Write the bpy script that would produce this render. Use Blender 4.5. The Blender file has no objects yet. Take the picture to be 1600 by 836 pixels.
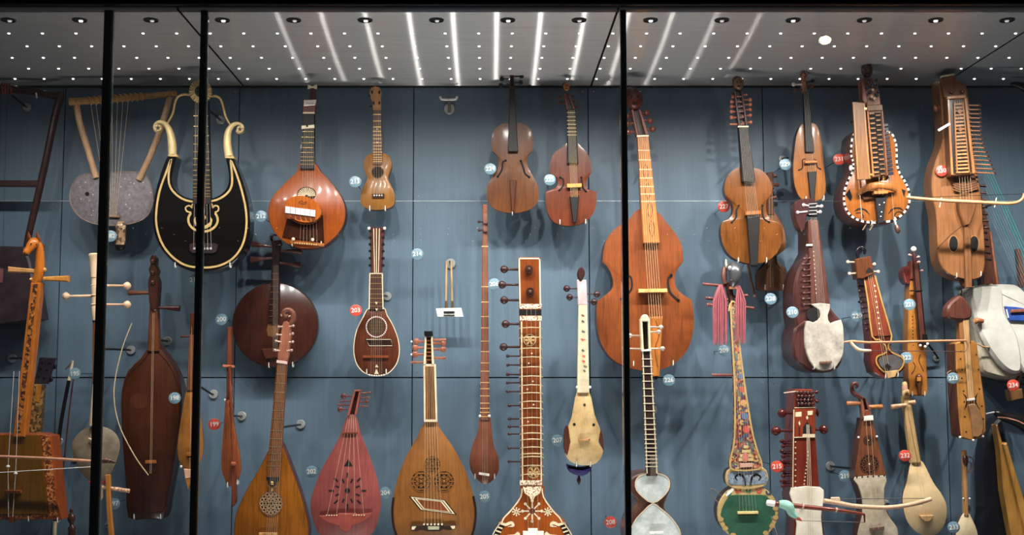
import bpy, math, random
from mathutils import Vector
random.seed(7)
SC = bpy.context.scene
COL = SC.collection
# ---------------------------------------------------------------- camera
FPX, CX, CY = 1839.0, 765.0, 418.0
TILT = math.atan(165 / FPX)
HC = 1.6                                   # eye height
cam_d = bpy.data.cameras.new('camera'); cam = bpy.data.objects.new('camera', cam_d); COL.objects.link(cam)
cam.location = (0, 0, HC); cam.rotation_euler = (math.pi / 2 + TILT, 0, 0)
cam_d.sensor_width = 36; cam_d.lens = 36 * FPX / 1600; cam_d.shift_x = (800 - CX) / 1600
cam_d.clip_end = 100
SC.camera = cam
# ---------------------------------------------------------------- world, exposure
w = bpy.data.worlds.new('gallery_dark'); SC.world = w; w.use_nodes = True
w.node_tree.nodes['Background'].inputs[0].default_value = (.6, .63, .68, 1)
w.node_tree.nodes['Background'].inputs[1].default_value = .11
SC.view_settings.view_transform = 'Standard'; SC.view_settings.look = 'None'
SC.view_settings.gamma = 1; SC.view_settings.use_curve_mapping = False
SC.view_settings.exposure = 0.0
SC.cycles.use_denoising = True
SC.cycles.sample_clamp_indirect = 4
SC.cycles.max_bounces = 6; SC.cycles.diffuse_bounces = 2; SC.cycles.glossy_bounces = 3; SC.cycles.transparent_max_bounces = 10
# ---------------------------------------------------------------- case dimensions
YW = 4.9            # face of the back wall panels
ZC = HC + 1.2104    # case ceiling
YF = 3.86           # front glass
ZF = HC - 1.45      # case floor

def ray(u, v):
    a = (u - CX) / FPX; b = (CY - v) / FPX
    return (a, math.cos(TILT) - b * math.sin(TILT), math.sin(TILT) + b * math.cos(TILT))
def P(u, v, d):
    r = ray(u, v); s = d / r[1]
    return Vector((r[0] * s, d, r[2] * s + HC))
# ---------------------------------------------------------------- lights
DOWN_X = [.0624 + .2453 * n for n in range(-9, 9)]       # row of ceiling downlights near the glass
def lamp(name, kind, loc, energy, color=(1, 1, 1), radius=.02, aim=None, angle=None, blend=1.0):
    l = bpy.data.lights.new(name, kind); l.energy = energy; l.color = color
    l.shadow_soft_size = radius
    o = bpy.data.objects.new(name, l); COL.objects.link(o); o.location = loc
    if aim is not None: o.rotation_euler = (Vector(aim) - Vector(loc)).to_track_quat('-Z', 'Y').to_euler()
    if angle: l.spot_size = math.radians(angle); l.spot_blend = blend
    return o
for i, x in enumerate(DOWN_X):
    lamp('downlight_beam', 'SPOT', (x, 3.96, ZC - .012), (41 if i % 2 else 29) * (1 + .31 * x), (1, .965, .92), .02,
         aim=(x, 4.72, HC - 1.0), angle=136, blend=1)
# matching row of uplights let into the floor of the case, just behind the glass
for n in range(-5, 7):
    x = .04 + .2453 * n
    lamp('floor_uplight_beam', 'SPOT', (x, 3.97, ZF + .012), 4 + 20 * math.exp(-(n / 3.6) ** 2), (1, .97, .93), .012, aim=(x * .9, 4.35, ZC), angle=92, blend=.9)
# ---------------------------------------------------------------- materials
def lin(c):
    c = c / 255.0
    return c / 12.92 if c <= .04045 else ((c + .055) / 1.055) ** 2.4
def L3(c): return (lin(c[0]), lin(c[1]), lin(c[2]), 1)
def mul(c, k): return tuple(max(0, min(255, q * k)) for q in c)
_M = {}
def nodes(name):
    m = bpy.data.materials.new(name); m.use_nodes = True
    nt = m.node_tree; return m, nt, nt.nodes['Principled BSDF']
def grain_coord(nt, scale):
    tc = nt.nodes.new('ShaderNodeTexCoord'); mp = nt.nodes.new('ShaderNodeMapping')
    oi = nt.nodes.new('ShaderNodeObjectInfo')
    mp.inputs['Scale'].default_value = scale
    nt.links.new(tc.outputs['Object'], mp.inputs['Vector'])
    cm = nt.nodes.new('ShaderNodeCombineXYZ'); ml = nt.nodes.new('ShaderNodeMath'); ml.operation = 'MULTIPLY'; ml.inputs[1].default_value = 37
    nt.links.new(oi.outputs['Random'], ml.inputs[0])
    for k in range(3): nt.links.new(ml.outputs[0], cm.inputs[k])
    nt.links.new(cm.outputs[0], mp.inputs['Location'])
    return mp.outputs[0]
def ramp(nt, fac, stops):
    r = nt.nodes.new('ShaderNodeValToRGB'); el = r.color_ramp.elements
    while len(el) < len(stops): el.new(.5)
    for e, (p, c) in zip(el, stops): e.position = p; e.color = c
    nt.links.new(fac, r.inputs[0]); return r.outputs[0]
def noise(nt, vec, scale, detail=4, rough=.6):
    n = nt.nodes.new('ShaderNodeTexNoise'); n.inputs['Scale'].default_value = scale
    n.inputs['Detail'].default_value = detail; n.inputs['Roughness'].default_value = rough
    nt.links.new(vec, n.inputs['Vector']); return n.outputs['Fac']
def wood(c, rough=.36, grain=.3, coat=.35, scale=1.0):
    key = ('w', c, rough, grain, coat, scale)
    if key in _M: return _M[key]
    coat *= .55; grain *= 1.15; c = mul(c, .92)
    g_ = .3 * c[0] + .59 * c[1] + .11 * c[2]; c = tuple(max(0, q * 1.1 - g_ * .1) for q in c)
    m, nt, b = nodes('wood_%d' % len(_M))
    v = grain_coord(nt, (55 * scale, 55 * scale, 3.5 * scale)); f = noise(nt, v, 2.2, 6, .65)
    col = ramp(nt, f, [(.25, L3(mul(c, 1 - grain))), (.5, L3(c)), (.8, L3(mul(c, 1 + grain * .45)))])
    v2 = grain_coord(nt, (1, 1, 1)); f2 = noise(nt, v2, 9, 3)
    mx = nt.nodes.new('ShaderNodeMix'); mx.data_type = 'RGBA'; mx.blend_type = 'MULTIPLY'; mx.inputs[0].default_value = .6
    c2 = ramp(nt, f2, [(.3, (.5, .45, .4, 1)), (.65, (1, 1, 1, 1))])
    nt.links.new(col, mx.inputs[6]); nt.links.new(c2, mx.inputs[7]); nt.links.new(mx.outputs[2], b.inputs['Base Color'])
    b.inputs['Roughness'].default_value = rough; b.inputs['Coat Weight'].default_value = coat; b.inputs['Coat Roughness'].default_value = .12
    b.inputs['Specular IOR Level'].default_value = .26
    bp = nt.nodes.new('ShaderNodeBump'); bp.inputs['Strength'].default_value = .05; bp.inputs['Distance'].default_value = .002
    nt.links.new(f, bp.inputs['Height']); nt.links.new(bp.outputs[0], b.inputs['Normal'])
    _M[key] = m; return m
def skin(c, c2=None, rough=.6, scale=18, spread=(.35, .65)):
    key = ('s', c, c2, rough, scale, spread)
    if key in _M: return _M[key]
    m, nt, b = nodes('skin_%d' % len(_M)); v = grain_coord(nt, (1, 1, 1)); f = noise(nt, v, scale, 6, .7)
    col = ramp(nt, f, [(spread[0], L3(c2 or mul(c, .72))), (spread[1], L3(c))])
    nt.links.new(col, b.inputs['Base Color']); b.inputs['Roughness'].default_value = rough
    _M[key] = m; return m
def plain(c, rough=.45, metal=0.0, coat=0.0, trans=0.0):
    key = ('p', c, rough, metal, coat, trans)
    if key in _M: return _M[key]
    m, nt, b = nodes('plain_%d' % len(_M)); v = grain_coord(nt, (1, 1, 1)); f = noise(nt, v, 40, 3)
    col = ramp(nt, f, [(.3, L3(mul(c, .86))), (.7, L3(c))]); nt.links.new(col, b.inputs['Base Color'])
    b.inputs['Roughness'].default_value = rough; b.inputs['Metallic'].default_value = metal; b.inputs['Coat Weight'].default_value = coat
    if max(c) < 60: b.inputs['Specular IOR Level'].default_value = .3
    _M[key] = m; return m
def emit(c, s):
    key = ('e', c, s)
    if key in _M: return _M[key]
    m, nt, b = nodes('lamp_%d' % len(_M)); b.inputs['Base Color'].default_value = (.8, .8, .8, 1)
    b.inputs['Emission Color'].default_value = L3(c); b.inputs['Emission Strength'].default_value = s
    _M[key] = m; return m
def painted(stops, scale=60, rough=.4):                       # small painted ornament in many colours
    key = ('o', tuple(stops), scale)
    if key in _M: return _M[key]
    m, nt, b = nodes('painted_%d' % len(_M)); v = grain_coord(nt, (1, 1, 1))
    vo = nt.nodes.new('ShaderNodeTexVoronoi'); vo.inputs['Scale'].default_value = scale; nt.links.new(v, vo.inputs['Vector'])
    sp = nt.nodes.new('ShaderNodeSeparateColor'); nt.links.new(vo.outputs['Color'], sp.inputs[0])
    n = len(stops); r = nt.nodes.new('ShaderNodeValToRGB'); r.color_ramp.interpolation = 'CONSTANT'; el = r.color_ramp.elements
    while len(el) < n: el.new(.5)
    for k in range(n): el[k].position = k / n; el[k].color = L3(stops[k])
    nt.links.new(sp.outputs[0], r.inputs[0]); nt.links.new(r.outputs[0], b.inputs['Base Color']); b.inputs['Roughness'].default_value = rough
    _M[key] = m; return m
def speckled(c, c2, scale=55, r0=.16, rough=.7):              # leather sprinkled with pale dots
    key = ('k', c, c2, scale)
    if key in _M: return _M[key]
    m, nt, b = nodes('speckled_%d' % len(_M)); v = grain_coord(nt, (1, 0, 1))
    vo = nt.nodes.new('ShaderNodeTexVoronoi'); vo.inputs['Scale'].default_value = scale; vo.inputs['Randomness'].default_value = .55
    nt.links.new(v, vo.inputs['Vector'])
    f2 = noise(nt, v, 70, 5, .7)
    base = ramp(nt, f2, [(.3, L3(mul(c, .75))), (.7, L3(mul(c, 1.1)))])
    d = ramp(nt, vo.outputs['Distance'], [(r0, (1, 1, 1, 1)), (r0 + .04, (0, 0, 0, 1))])
    mx = nt.nodes.new('ShaderNodeMix'); mx.data_type = 'RGBA'; nt.links.new(d, mx.inputs[0]); nt.links.new(base, mx.inputs[6]); mx.inputs[7].default_value = L3(c2)
    nt.links.new(mx.outputs[2], b.inputs['Base Color']); b.inputs['Roughness'].default_value = rough
    _M[key] = m; return m
BLACK = plain((18, 15, 15), .35); EBONY = plain((20, 16, 16), .48); IVORY = plain((226, 208, 172), .35, 0, .2); WHITE = plain((232, 228, 218), .45)
GOLD = plain((188, 156, 98), .42, .1); STEEL = plain((176, 178, 176), .35, .35); STRING = plain((205, 195, 178), .35, .4); GUT = plain((214, 190, 150), .5)
DARKHOLE = plain((12, 9, 8), .8); CLEAR = plain((228, 226, 218), .2, 0, .5); ROD = plain((34, 34, 36), .35, .6); BRASS = plain((200, 160, 95), .3, .8)
# ---------------------------------------------------------------- mesh helpers
def link(name, me, mat, parent=None, smooth=35):
    o = bpy.data.objects.new(name, me); COL.objects.link(o)
    if mat: me.materials.append(mat)
    if smooth:
        me.shade_smooth(); me.set_sharp_from_angle(angle=math.radians(smooth))
    if parent: o.parent = parent
    return o
def mk(name, vf, mat, parent=None, origin=None, smooth=35):
    v, f = vf; og = origin or Vector((0, 0, 0))
    me = bpy.data.meshes.new(name); me.from_pydata([tuple(Vector(q) - og) for q in v], [], f); me.validate(); me.update()
    o = link(name, me, mat, parent, smooth)
    return o
def tag(o, label, cat, group=None):
    o['label'] = label; o['category'] = cat
    if group: o['group'] = group
    return o
def boxvf(x0, x1, y0, y1, z0, z1):
    v = [(x, y, z) for x in (x0, x1) for y in (y0, y1) for z in (z0, z1)]
    return v, [(0, 1, 3, 2), (4, 6, 7, 5), (0, 4, 5, 1), (2, 3, 7, 6), (0, 2, 6, 4), (1, 5, 7, 3)]
def merge(l):
    V, F = [], []
    for v, f in l:
        n = len(V); V += list(v); F += [tuple(i + n for i in q) for q in f]
    return V, F
def catmull(pts, n, closed=True):
    if n <= 1: return [tuple(p) for p in pts]
    P_, corner = [], set()                     # a doubled point is a sharp corner
    for p in pts:
        if P_ and tuple(p) == tuple(P_[-1]): corner.add(len(P_) - 1)
        else: P_.append(p)
    pts = P_; N = len(pts); out = []
    rng = range(N) if closed else range(N - 1)
    for i in rng:
        g = (lambda k: pts[k % N]) if closed else (lambda k: pts[max(0, min(N - 1, k))])
        p0, p1, p2, p3 = g(i - 1), g(i), g(i + 1), g(i + 2)
        if i in corner: p0 = p1
        if (i + 1) % N in corner: p3 = p2
        for k in range(n):
            t = k / n
            out.append(tuple(.5 * (2 * b + (c - a) * t + (2 * a - 5 * b + 4 * c - d) * t * t + (3 * b - a - 3 * c + d) * t ** 3) for a, b, c, d in zip(p0, p1, p2, p3)))
    if not closed: out.append(tuple(pts[-1]))
    return out
def area2(p): return sum(p[i][0] * p[(i + 1) % len(p)][1] - p[(i + 1) % len(p)][0] * p[i][1] for i in range(len(p)))
def loft(rings, cap0=True, cap1=True):
    n = len(rings[0]); V = [q for r in rings for q in r]; F = []
    for k in range(len(rings) - 1):
        for i in range(n):
            j = (i + 1) % n; F.append((k * n + i, k * n + j, (k + 1) * n + j, (k + 1) * n + i))
    if cap0: F.append(tuple(range(n - 1, -1, -1)))
    if cap1: F.append(tuple(range((len(rings) - 1) * n, len(rings) * n)))
    return V, F
def insetring(r, e):
    n = len(r); out = []
    for i in range(n):
        a, b, c = r[i - 1], r[i], r[(i + 1) % n]
        d1 = Vector((b[0] - a[0], b[2] - a[2])); d2 = Vector((c[0] - b[0], c[2] - b[2]))
        if d1.length < 1e-9 or d2.length < 1e-9: out.append(Vector(b)); continue
        d1.normalize(); d2.normalize(); nn = Vector((d1.y + d2.y, -d1.x - d2.x))
        if nn.length < 1e-6: out.append(Vector(b)); continue
        nn.normalize(); k = e / max(.5, abs(nn.dot(Vector((d2.y, -d2.x)))))
        out.append(Vector((b[0] - nn.x * k, b[1], b[2] - nn.y * k)))
    return out
def tubevf(pts, rad, n=8, squash=None):
    pts = [Vector(p) for p in pts]; N = len(pts); rings = []
    for i in range(N):
        t = (pts[min(N - 1, i + 1)] - pts[max(0, i - 1)])
        if t.length < 1e-9: t = Vector((0, 0, 1))
        t.normalize()
        a = Vector((0, 1, 0)); s = t.cross(a)
        if s.length < .05: s = t.cross(Vector((1, 0, 0)))
        s.normalize(); u = s.cross(t).normalized()
        r = rad[i]; q = squash if squash else 1.0
        rings.append([pts[i] + s * (r * math.cos(2 * math.pi * k / n)) + u * (r * q * math.sin(2 * math.pi * k / n)) for k in range(n)])
    return loft(rings)
ALL = []
class Inst:
    """one thing: an empty at its base; parts drawn in a local 2-D frame (crop) set upright at distance d from the viewer"""
    def __init__(s, name, label, cat, crop, d, base, group=None):
        s.use(crop); s.d = d; s.o = s.w(base); s.name = name
        s.e = bpy.data.objects.new(name, None); COL.objects.link(s.e); s.e.location = s.o; s.e.empty_display_size = .05
        tag(s.e, label, cat, group); s.par = s.e
        ALL.append(s)
    def use(s, crop): s.x0, s.y0, s.k = crop; return s
    def px(s, p): return (s.x0 + s.k * p[0], s.y0 + s.k * p[1])
    def w(s, p, dy=0.0):
        u, v = s.px(p); return P(u, v, s.d - dy)
    def m(s, r): return r * s.k * s.d / FPX            # frame units -> metres
    def mk(s, name, vf, mat, smooth=35, sub=None):
        o = mk(name, vf, mat, None, s.o, smooth); o.parent = sub or s.e; return o
    def ring(s, pts, dy, sm=1):
        pp = catmull(pts, sm) if sm > 1 else pts
        r = [s.w(p, dy) for p in pp]
        if sum(r[i].x * r[(i + 1) % len(r)].z - r[(i + 1) % len(r)].x * r[i].z for i in range(len(r))) < 0: r = r[::-1]
        return r
    def plate(s, name, pts, f, th, mat, bev=.0012, sm=1, sub=None, flat=35):
        r = s.ring(pts, f, sm); R = []
        if bev: R.append(insetring(r, bev)); R.append([q + Vector((0, bev, 0)) for q in r])
        else: R.append(r)
        R.append([q + Vector((0, th, 0)) for q in r])
        return s.mk(name, loft(R), mat, flat, sub)
    def body(s, pts, th, front, back, arch=0.0, bowl=False, sm=3, lip=.002, names=('soundboard', 'back'), ft=.004):
        r = s.ring(pts, 0, sm); n = len(r)
        A = cx = cz = 0
        for i in range(n):
            a, b = r[i], r[(i + 1) % n]; k = a.x * b.z - b.x * a.z; A += k; cx += (a.x + b.x) * k; cz += (a.z + b.z) * k
        c = Vector((cx / (3 * A), s.d, cz / (3 * A)))
        def sc(k, y): return [Vector((c.x + (q.x - c.x) * k, s.d + y, c.z + (q.z - c.z) * k)) for q in r]
        if arch: R = [sc(k, -arch * math.cos(k * math.pi / 2) ** .8 if k < 1 else 0) for k in (.04, .25, .45, .62, .76, .87, .95)] + [r, sc(1, ft)]
        else: R = [insetring(r, .0015), [q + Vector((0, .0015, 0)) for q in r], sc(1, ft)]
        a = s.mk(names[0], loft(R), front, 50)
        rr = insetring(r, lip) if lip else r
        def sb(k, y): return [Vector((c.x + (q.x - c.x) * k, s.d + y, c.z + (q.z - c.z) * k)) for q in rr]
        if bowl: B = [sb(math.cos(t), ft + (th - ft) * math.sin(t)) for t in [i * math.pi / 2 / 8 for i in range(8)] + [1.53]]
        else: B = [sb(1, ft), sb(1, th - .004), sb(.97, th), sb(.5, th + arch * .8), sb(.05, th + arch)]
        b = s.mk(names[1], loft(B), back, 50)
        return a, b
    def tube(s, name, pts, rad, mat, n=8, squash=None, sm=1, sub=None):
        q = [tuple(p) if len(p) == 3 else (p[0], p[1], 0) for p in pts]
        if not isinstance(rad, (list, tuple)): rad = [rad] * len(q)
        if sm > 1:
            qq = catmull([a + (r,) for a, r in zip(q, rad)], sm, False); q = [a[:3] for a in qq]; rad = [a[3] for a in qq]
        return s.mk(name, tubevf([s.w(p[:2], p[2]) for p in q], [s.m(r) for r in rad], n, squash), mat, 60, sub)
    def ribbon(s, name, pts, wd, f, mat, closed=False, th=.0015, sm=1, sub=None):
        pp = catmull(pts, sm, closed) if sm > 1 else pts
        N = len(pp); Lr, Rr = [], []
        ws = wd if isinstance(wd, (list, tuple)) else None
        for i in range(N):
            a = pp[i - 1] if (i or closed) else pp[0]; b = pp[(i + 1) % N] if (i < N - 1 or closed) else pp[-1]
            dx, dy = b[0] - a[0], b[1] - a[1]; l = math.hypot(dx, dy) or 1
            h = (wd if not ws else ws[min(len(ws) - 1, int(i * (len(ws) - 1) / max(1, N - 1) + .5))]) / 2
            Lr.append((pp[i][0] - dy / l * h, pp[i][1] + dx / l * h)); Rr.append((pp[i][0] + dy / l * h, pp[i][1] - dx / l * h))
        V, F = [], []
        for i in range(N):
            for q in (Lr[i], Rr[i]):
                p = s.w(q, f); V.append(p); V.append(p + Vector((0, th, 0)))
        for i in range(N if closed else N - 1):
            a = 4 * i; b = 4 * ((i + 1) % N)
            F += [(a, a + 2, b + 2, b), (a + 1, b + 1, b + 3, a + 3), (a, b, b + 1, a + 1), (a + 2, a + 3, b + 3, b + 2)]
        if not closed: F += [(0, 1, 3, 2), (4 * N - 4, 4 * N - 2, 4 * N - 1, 4 * N - 3)]
        return s.mk(name, (V, F), mat, 40, sub)
    def bar(s, name, p, q, w0, w1, f, th, mat, bev=.001, sub=None, f1=None):
        dx, dy = q[0] - p[0], q[1] - p[1]; l = math.hypot(dx, dy) or 1; nx, ny = -dy / l, dx / l
        pts = [(p[0] + nx * w0 / 2, p[1] + ny * w0 / 2), (p[0] - nx * w0 / 2, p[1] - ny * w0 / 2), (q[0] - nx * w1 / 2, q[1] - ny * w1 / 2), (q[0] + nx * w1 / 2, q[1] + ny * w1 / 2)]
        return s.plate(name, pts, f, th, mat, bev, 1, sub)
    def disc(s, name, c, r, f, th, mat, ry=None, rot=0, n=28, sub=None, bev=.0008):
        ry = ry or r; cr, sr = math.cos(math.radians(rot)), math.sin(math.radians(rot)); pts = []
        for i in range(n):
            a = 2 * math.pi * i / n; x, y = r * math.cos(a), ry * math.sin(a); pts.append((c[0] + x * cr - y * sr, c[1] + x * sr + y * cr))
        return s.plate(name, pts, f, th, mat, bev, 1, sub)
    def ballish(s, name, c, r, f, mat, ry=None, squash=1, sub=None, tip=None):
        ry = ry or r; T = [math.pi * i / 8 for i in range(9)]
        return s.tube(name, [(c[0], c[1] - ry * math.cos(t), f) for t in T], [max(.02 * r, r * math.sin(t)) for t in T], mat, 12, squash, 1, sub)
    def string(s, p, q, f0, f1, mat=None, r=.0005, name='string', sub=None):
        return s.mk(name, tubevf([s.w(p, f0), s.w(q, f1)], [r, r], 4), mat or STRING, 0, sub)
    def strings(s, a0, a1, b0, b1, n, f0, f1, mat=None, r=.0005):
        for i in range(n):
            t = i / (n - 1) if n > 1 else .5
            s.string((a0[0] + (a1[0] - a0[0]) * t, a0[1] + (a1[1] - a0[1]) * t), (b0[0] + (b1[0] - b0[0]) * t, b0[1] + (b1[1] - b0[1]) * t), f0, f1, mat, r)
    def frets(s, tl, tr, bl, br, ts, f, mat, wd=3, ext=0, name='fret'):
        for t in ts:
            a = (tl[0] + (bl[0] - tl[0]) * t - ext, tl[1] + (bl[1] - tl[1]) * t); b = (tr[0] + (br[0] - tr[0]) * t + ext, tr[1] + (br[1] - tr[1]) * t)
            s.bar(name, a, b, wd, wd, f, .003, mat, 0)
    def peg(s, a, b, f, mat, rs=3, rh=8, kind='ball', f1=None, name='peg'):
        """a: inner end in the pegbox, b: tip of the head"""
        f1 = f if f1 is None else f1; l = math.hypot(b[0] - a[0], b[1] - a[1]) or 1; h = min(.7, {'ball': 2.0, 'disc': 1.7, 'cone': 6, 'stick': .5}[kind] * rh / l)
        prof = {'ball': [(0, rs), (1 - h, rs * .8), (1 - h * .9, rh * .6), (1 - h * .65, rh * .95), (1 - h * .4, rh), (1 - h * .15, rh * .7), (1, rh * .12)],
                'disc': [(0, rs), (1 - h, rs), (1 - h * .92, rh * .8), (1 - h * .6, rh), (1 - h * .3, rh), (1, rh * .5)],
                'cone': [(0, rs), (1 - h, rs), (.97, rh), (1, rh * .9)], 'stick': [(0, rs), (.97, rh), (1, rh * .8)]}[kind]
        return s.tube(name, [(a[0] + (b[0] - a[0]) * t, a[1] + (b[1] - a[1]) * t, f + (f1 - f) * t) for t, r in prof], [r for t, r in prof], mat, 10, .55 if kind == 'disc' else None)
    def bridge(s, a, b, h, f, mat, top=.012, name='bridge'):
        return s.bar(name, a, b, h, h, f + top, top + .002, mat)
    def bracket(s, disc, hold, label, hooks=(), back=.03, rd=7, hook_f=.006, group='steel wall brackets'):
        """a wall bracket that carries the thing: disc on the wall, rod to the neck, two clear prongs under the body; disc/hold in picture units"""
        B = bpy.data.objects.new('wall_bracket', None); COL.objects.link(B); D = P(disc[0], disc[1], YW); B.location = D; B.empty_display_size = .03
        tag(B, label, 'bracket')
        r = rd * 4.9 / FPX
        ringv = lambda rr, y: [Vector((D.x + rr * math.cos(2 * math.pi * i / 20), y, D.z + rr * math.sin(2 * math.pi * i / 20))) for i in range(20)]
        mk('wall_disc', loft([ringv(r * .9, YW - .009), ringv(r, YW - .007), ringv(r, YW - .0005)]), STEEL, B, D)
        H = P(hold[0], hold[1], s.d); H.y = s.d + back
        mk('rod', tubevf([D + Vector((0, -.006, 0)), D + Vector((0, -.03, 0)), H], [.0045] * 3, 8), ROD, B, D)
        for (x, y) in hooks:
            u, v = s.px((x, y)); a = P(u, v + 3.2, s.d - hook_f); t = P(u, v - 4.5, s.d - hook_f - .002)
            mk('prong', tubevf([Vector((a.x, s.d + .022, a.z + .012)), a + Vector((0, .018, 0)), a + Vector((0, .004, 0)), a + Vector((0, 0, .003)), t], [.0026, .0026, .0026, .0026, .0018], 6), CLEAR, B, D)
        return B
def lerp(a, b, t): return tuple(x + (y - x) * t for x, y in zip(a, b))
# ================================================================ the showcase
def struct(o): o['kind'] = 'structure'; return o
def sempty(name, loc):
    e = bpy.data.objects.new(name, None); COL.objects.link(e); e.location = loc; return struct(e)
def wallmat():
    m, nt, b = nodes('blue_panel'); v = grain_coord(nt, (90, 90, 1.2)); f = noise(nt, v, 2, 4)
    col = ramp(nt, f, [(.3, L3((86, 104, 119))), (.7, L3((93, 112, 127)))]); nt.links.new(col, b.inputs['Base Color'])
    b.inputs['Roughness'].default_value = .42; b.inputs['Specular IOR Level'].default_value = .35
    return m
WALL = wallmat()
def ceilmat():
    m, nt, b = nodes('brushed_aluminium'); out = nt.nodes['Material Output']
    v = grain_coord(nt, (1.5, 160, 160)); f = noise(nt, v, 2, 5)
    col = ramp(nt, f, [(.3, (.40, .39, .38, 1)), (.7, (.53, .52, .505, 1))])
    ta = nt.nodes.new('ShaderNodeCombineXYZ'); ta.inputs[0].default_value = 1
    g = []
    for r, a in ((.155, .94), (.42, .6)):
        n = nt.nodes.new('ShaderNodeBsdfAnisotropic'); n.inputs['Roughness'].default_value = r; n.inputs['Anisotropy'].default_value = a
        nt.links.new(col, n.inputs['Color']); nt.links.new(ta.outputs[0], n.inputs['Tangent']); g.append(n)
    df = nt.nodes.new('ShaderNodeBsdfDiffuse'); nt.links.new(col, df.inputs[0])
    m1 = nt.nodes.new('ShaderNodeMixShader'); m1.inputs[0].default_value = .36; nt.links.new(g[0].outputs[0], m1.inputs[1]); nt.links.new(g[1].outputs[0], m1.inputs[2])
    m2 = nt.nodes.new('ShaderNodeMixShader'); m2.inputs[0].default_value = .38; nt.links.new(m1.outputs[0], m2.inputs[1]); nt.links.new(df.outputs[0], m2.inputs[2])
    nt.links.new(m2.outputs[0], out.inputs[0]); return m
CEIL = ceilmat()
def glassmat():
    m, nt, b = nodes('case_glass'); out = nt.nodes['Material Output']
    t = nt.nodes.new('ShaderNodeBsdfTransparent'); t.inputs[0].default_value = (.985, .992, .99, 1)
    g = nt.nodes.new('ShaderNodeBsdfGlossy'); g.inputs['Roughness'].default_value = 0; fr = nt.nodes.new('ShaderNodeFresnel'); fr.inputs[0].default_value = 1.33
    mx = nt.nodes.new('ShaderNodeMixShader'); nt.links.new(fr.outputs[0], mx.inputs[0]); nt.links.new(t.outputs[0], mx.inputs[1]); nt.links.new(g.outputs[0], mx.inputs[2])
    nt.links.new(mx.outputs[0], out.inputs[0]); return m
GLASS = glassmat()
# back wall: square blue panels with open joints over a dark backing
wb = sempty('wall_back', (0, YW, ZF))
mk('backing', boxvf(-3.3, 3.3, YW + .014, YW + .05, ZF - .02, ZC + .05), plain((20, 26, 34), .8), wb, Vector((0, YW, ZF)))
XS = [-1.796 + .7376 * k for k in range(-2, 7)] + [3.3]; ZS = [ZF, HC - .757, HC - .0185, HC + .7204, ZC]
PB = (XS[1] - XS[0] - .005)
for i in range(len(XS) - 1):
    for j in range(4):
        z0, z1 = ZS[j] + .0025, ZS[j + 1] - .0025
        p = mk('panel', boxvf(XS[i] + .0022, XS[i + 1] - .0022, YW, YW + .012, z0, z1), WALL, wb, Vector((0, YW, ZF)), 0)
bolt_me = None
SCREW = plain((175, 185, 190), .25, .6)
for i in range(len(XS)):
    for j in range(1, 5):
        for sx in (-.022, .022):
            for sz in ((-.022, .022) if j < 4 else (-.022,)):
                x, z = XS[i] + sx, ZS[j] + sz
                if bolt_me is None:
                    r = lambda q, y: [Vector((q * math.cos(math.pi * k / 5), y, q * math.sin(math.pi * k / 5))) for k in range(10)]
                    o = mk('screw', loft([r(.0028, -.0015), r(.0035, 0)]), SCREW, wb); bolt_me = o.data
                else:
                    o = bpy.data.objects.new('screw', bolt_me); COL.objects.link(o); o.parent = wb
                o.location = Vector((x, YW, z)) - wb.location
tr = struct(mk('trim_1', boxvf(-3.3, 3.3, YW - .0015, YW + .004, HC + .7187, HC + .7217), plain((190, 205, 212), .3, .3)))  # pale strip painted in for light caught along the panel joint
# ceiling: brushed metal panels with fibre lights
ce = sempty('ceiling', (0, YF, ZC)); CO = Vector((0, YF, ZC))
mk('backing', boxvf(-3.3, 3.3, YF - .05, YW + .05, ZC + .012, ZC + .05), plain((8, 8, 8), .8), ce, CO)
SX = [-3.3, -2.513, -1.042, .429, 1.905, 3.3]
for a, b in zip(SX, SX[1:]):
    mk('ceiling_panel', boxvf(a + .004, b - .004, YF - .02, YW - .006, ZC, ZC + .01), CEIL, ce, CO, 0)
LED = emit((255, 250, 240), 7); led_me = None; RING = plain((60, 60, 60), .4, .5)
MISS = {(2, 9), (3, 5), (1, 12), (4, 13), (0, 15)}
for ri, y in enumerate((4.117, 4.2825, 4.443, 4.605, 4.769)):
    for n in range(-36, 18):
        x = 1.161 + .12 * n
        if (ri, n) in MISS or abs(x) > 3.2 or min(abs(x - q) for q in SX) < .012: continue
        if led_me is None:
            o = mk('led', loft([[Vector((q * math.cos(math.pi * k / 6), q * math.sin(math.pi * k / 6), z)) for k in range(12)][::-1] for q, z in ((.0022, -.003), (.004, -.0022), (.0045, 0))]), LED, ce); led_me = o.data
        else: o = bpy.data.objects.new('led', led_me); COL.objects.link(o); o.parent = ce
        o.location = Vector((x, y, ZC)) - CO
# recessed downlights
def hring(r, z, n=24): return [Vector((r * math.cos(2 * math.pi * k / n), r * math.sin(2 * math.pi * k / n), z)) for k in range(n)]
OVER = [(-210, 'second beyond the left edge of the picture'), (-98, 'first beyond the left edge of the picture'), (2, 'at the left edge over the dark frame lyre'), (113, 'over the left end of the bowl lyre crossbar'), (228, 'between the two black glass joints'), (346, 'just right of the gilt sun of the lyre guitar'), (457, 'over the keyed guitar head'), (570, 'over the ukulele'), (682, 'over the empty forked bracket'), (794, 'over the violin scroll'), (905, 'over the treble viol head'), (1018, 'just right of the black joint by the bass viol'), (1128, 'over the viola d amore head'), (1239, 'over the narrow fiddle scroll'), (1349, 'over the hurdy-gurdy head'), (1460, 'over the keyed fiddle head'), (1572, 'last at the right edge of the picture'), (1690, 'first beyond the right edge of the picture')]
BULB = [emit((255, 250, 242), 3), emit((255, 250, 242), .35)]
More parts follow.
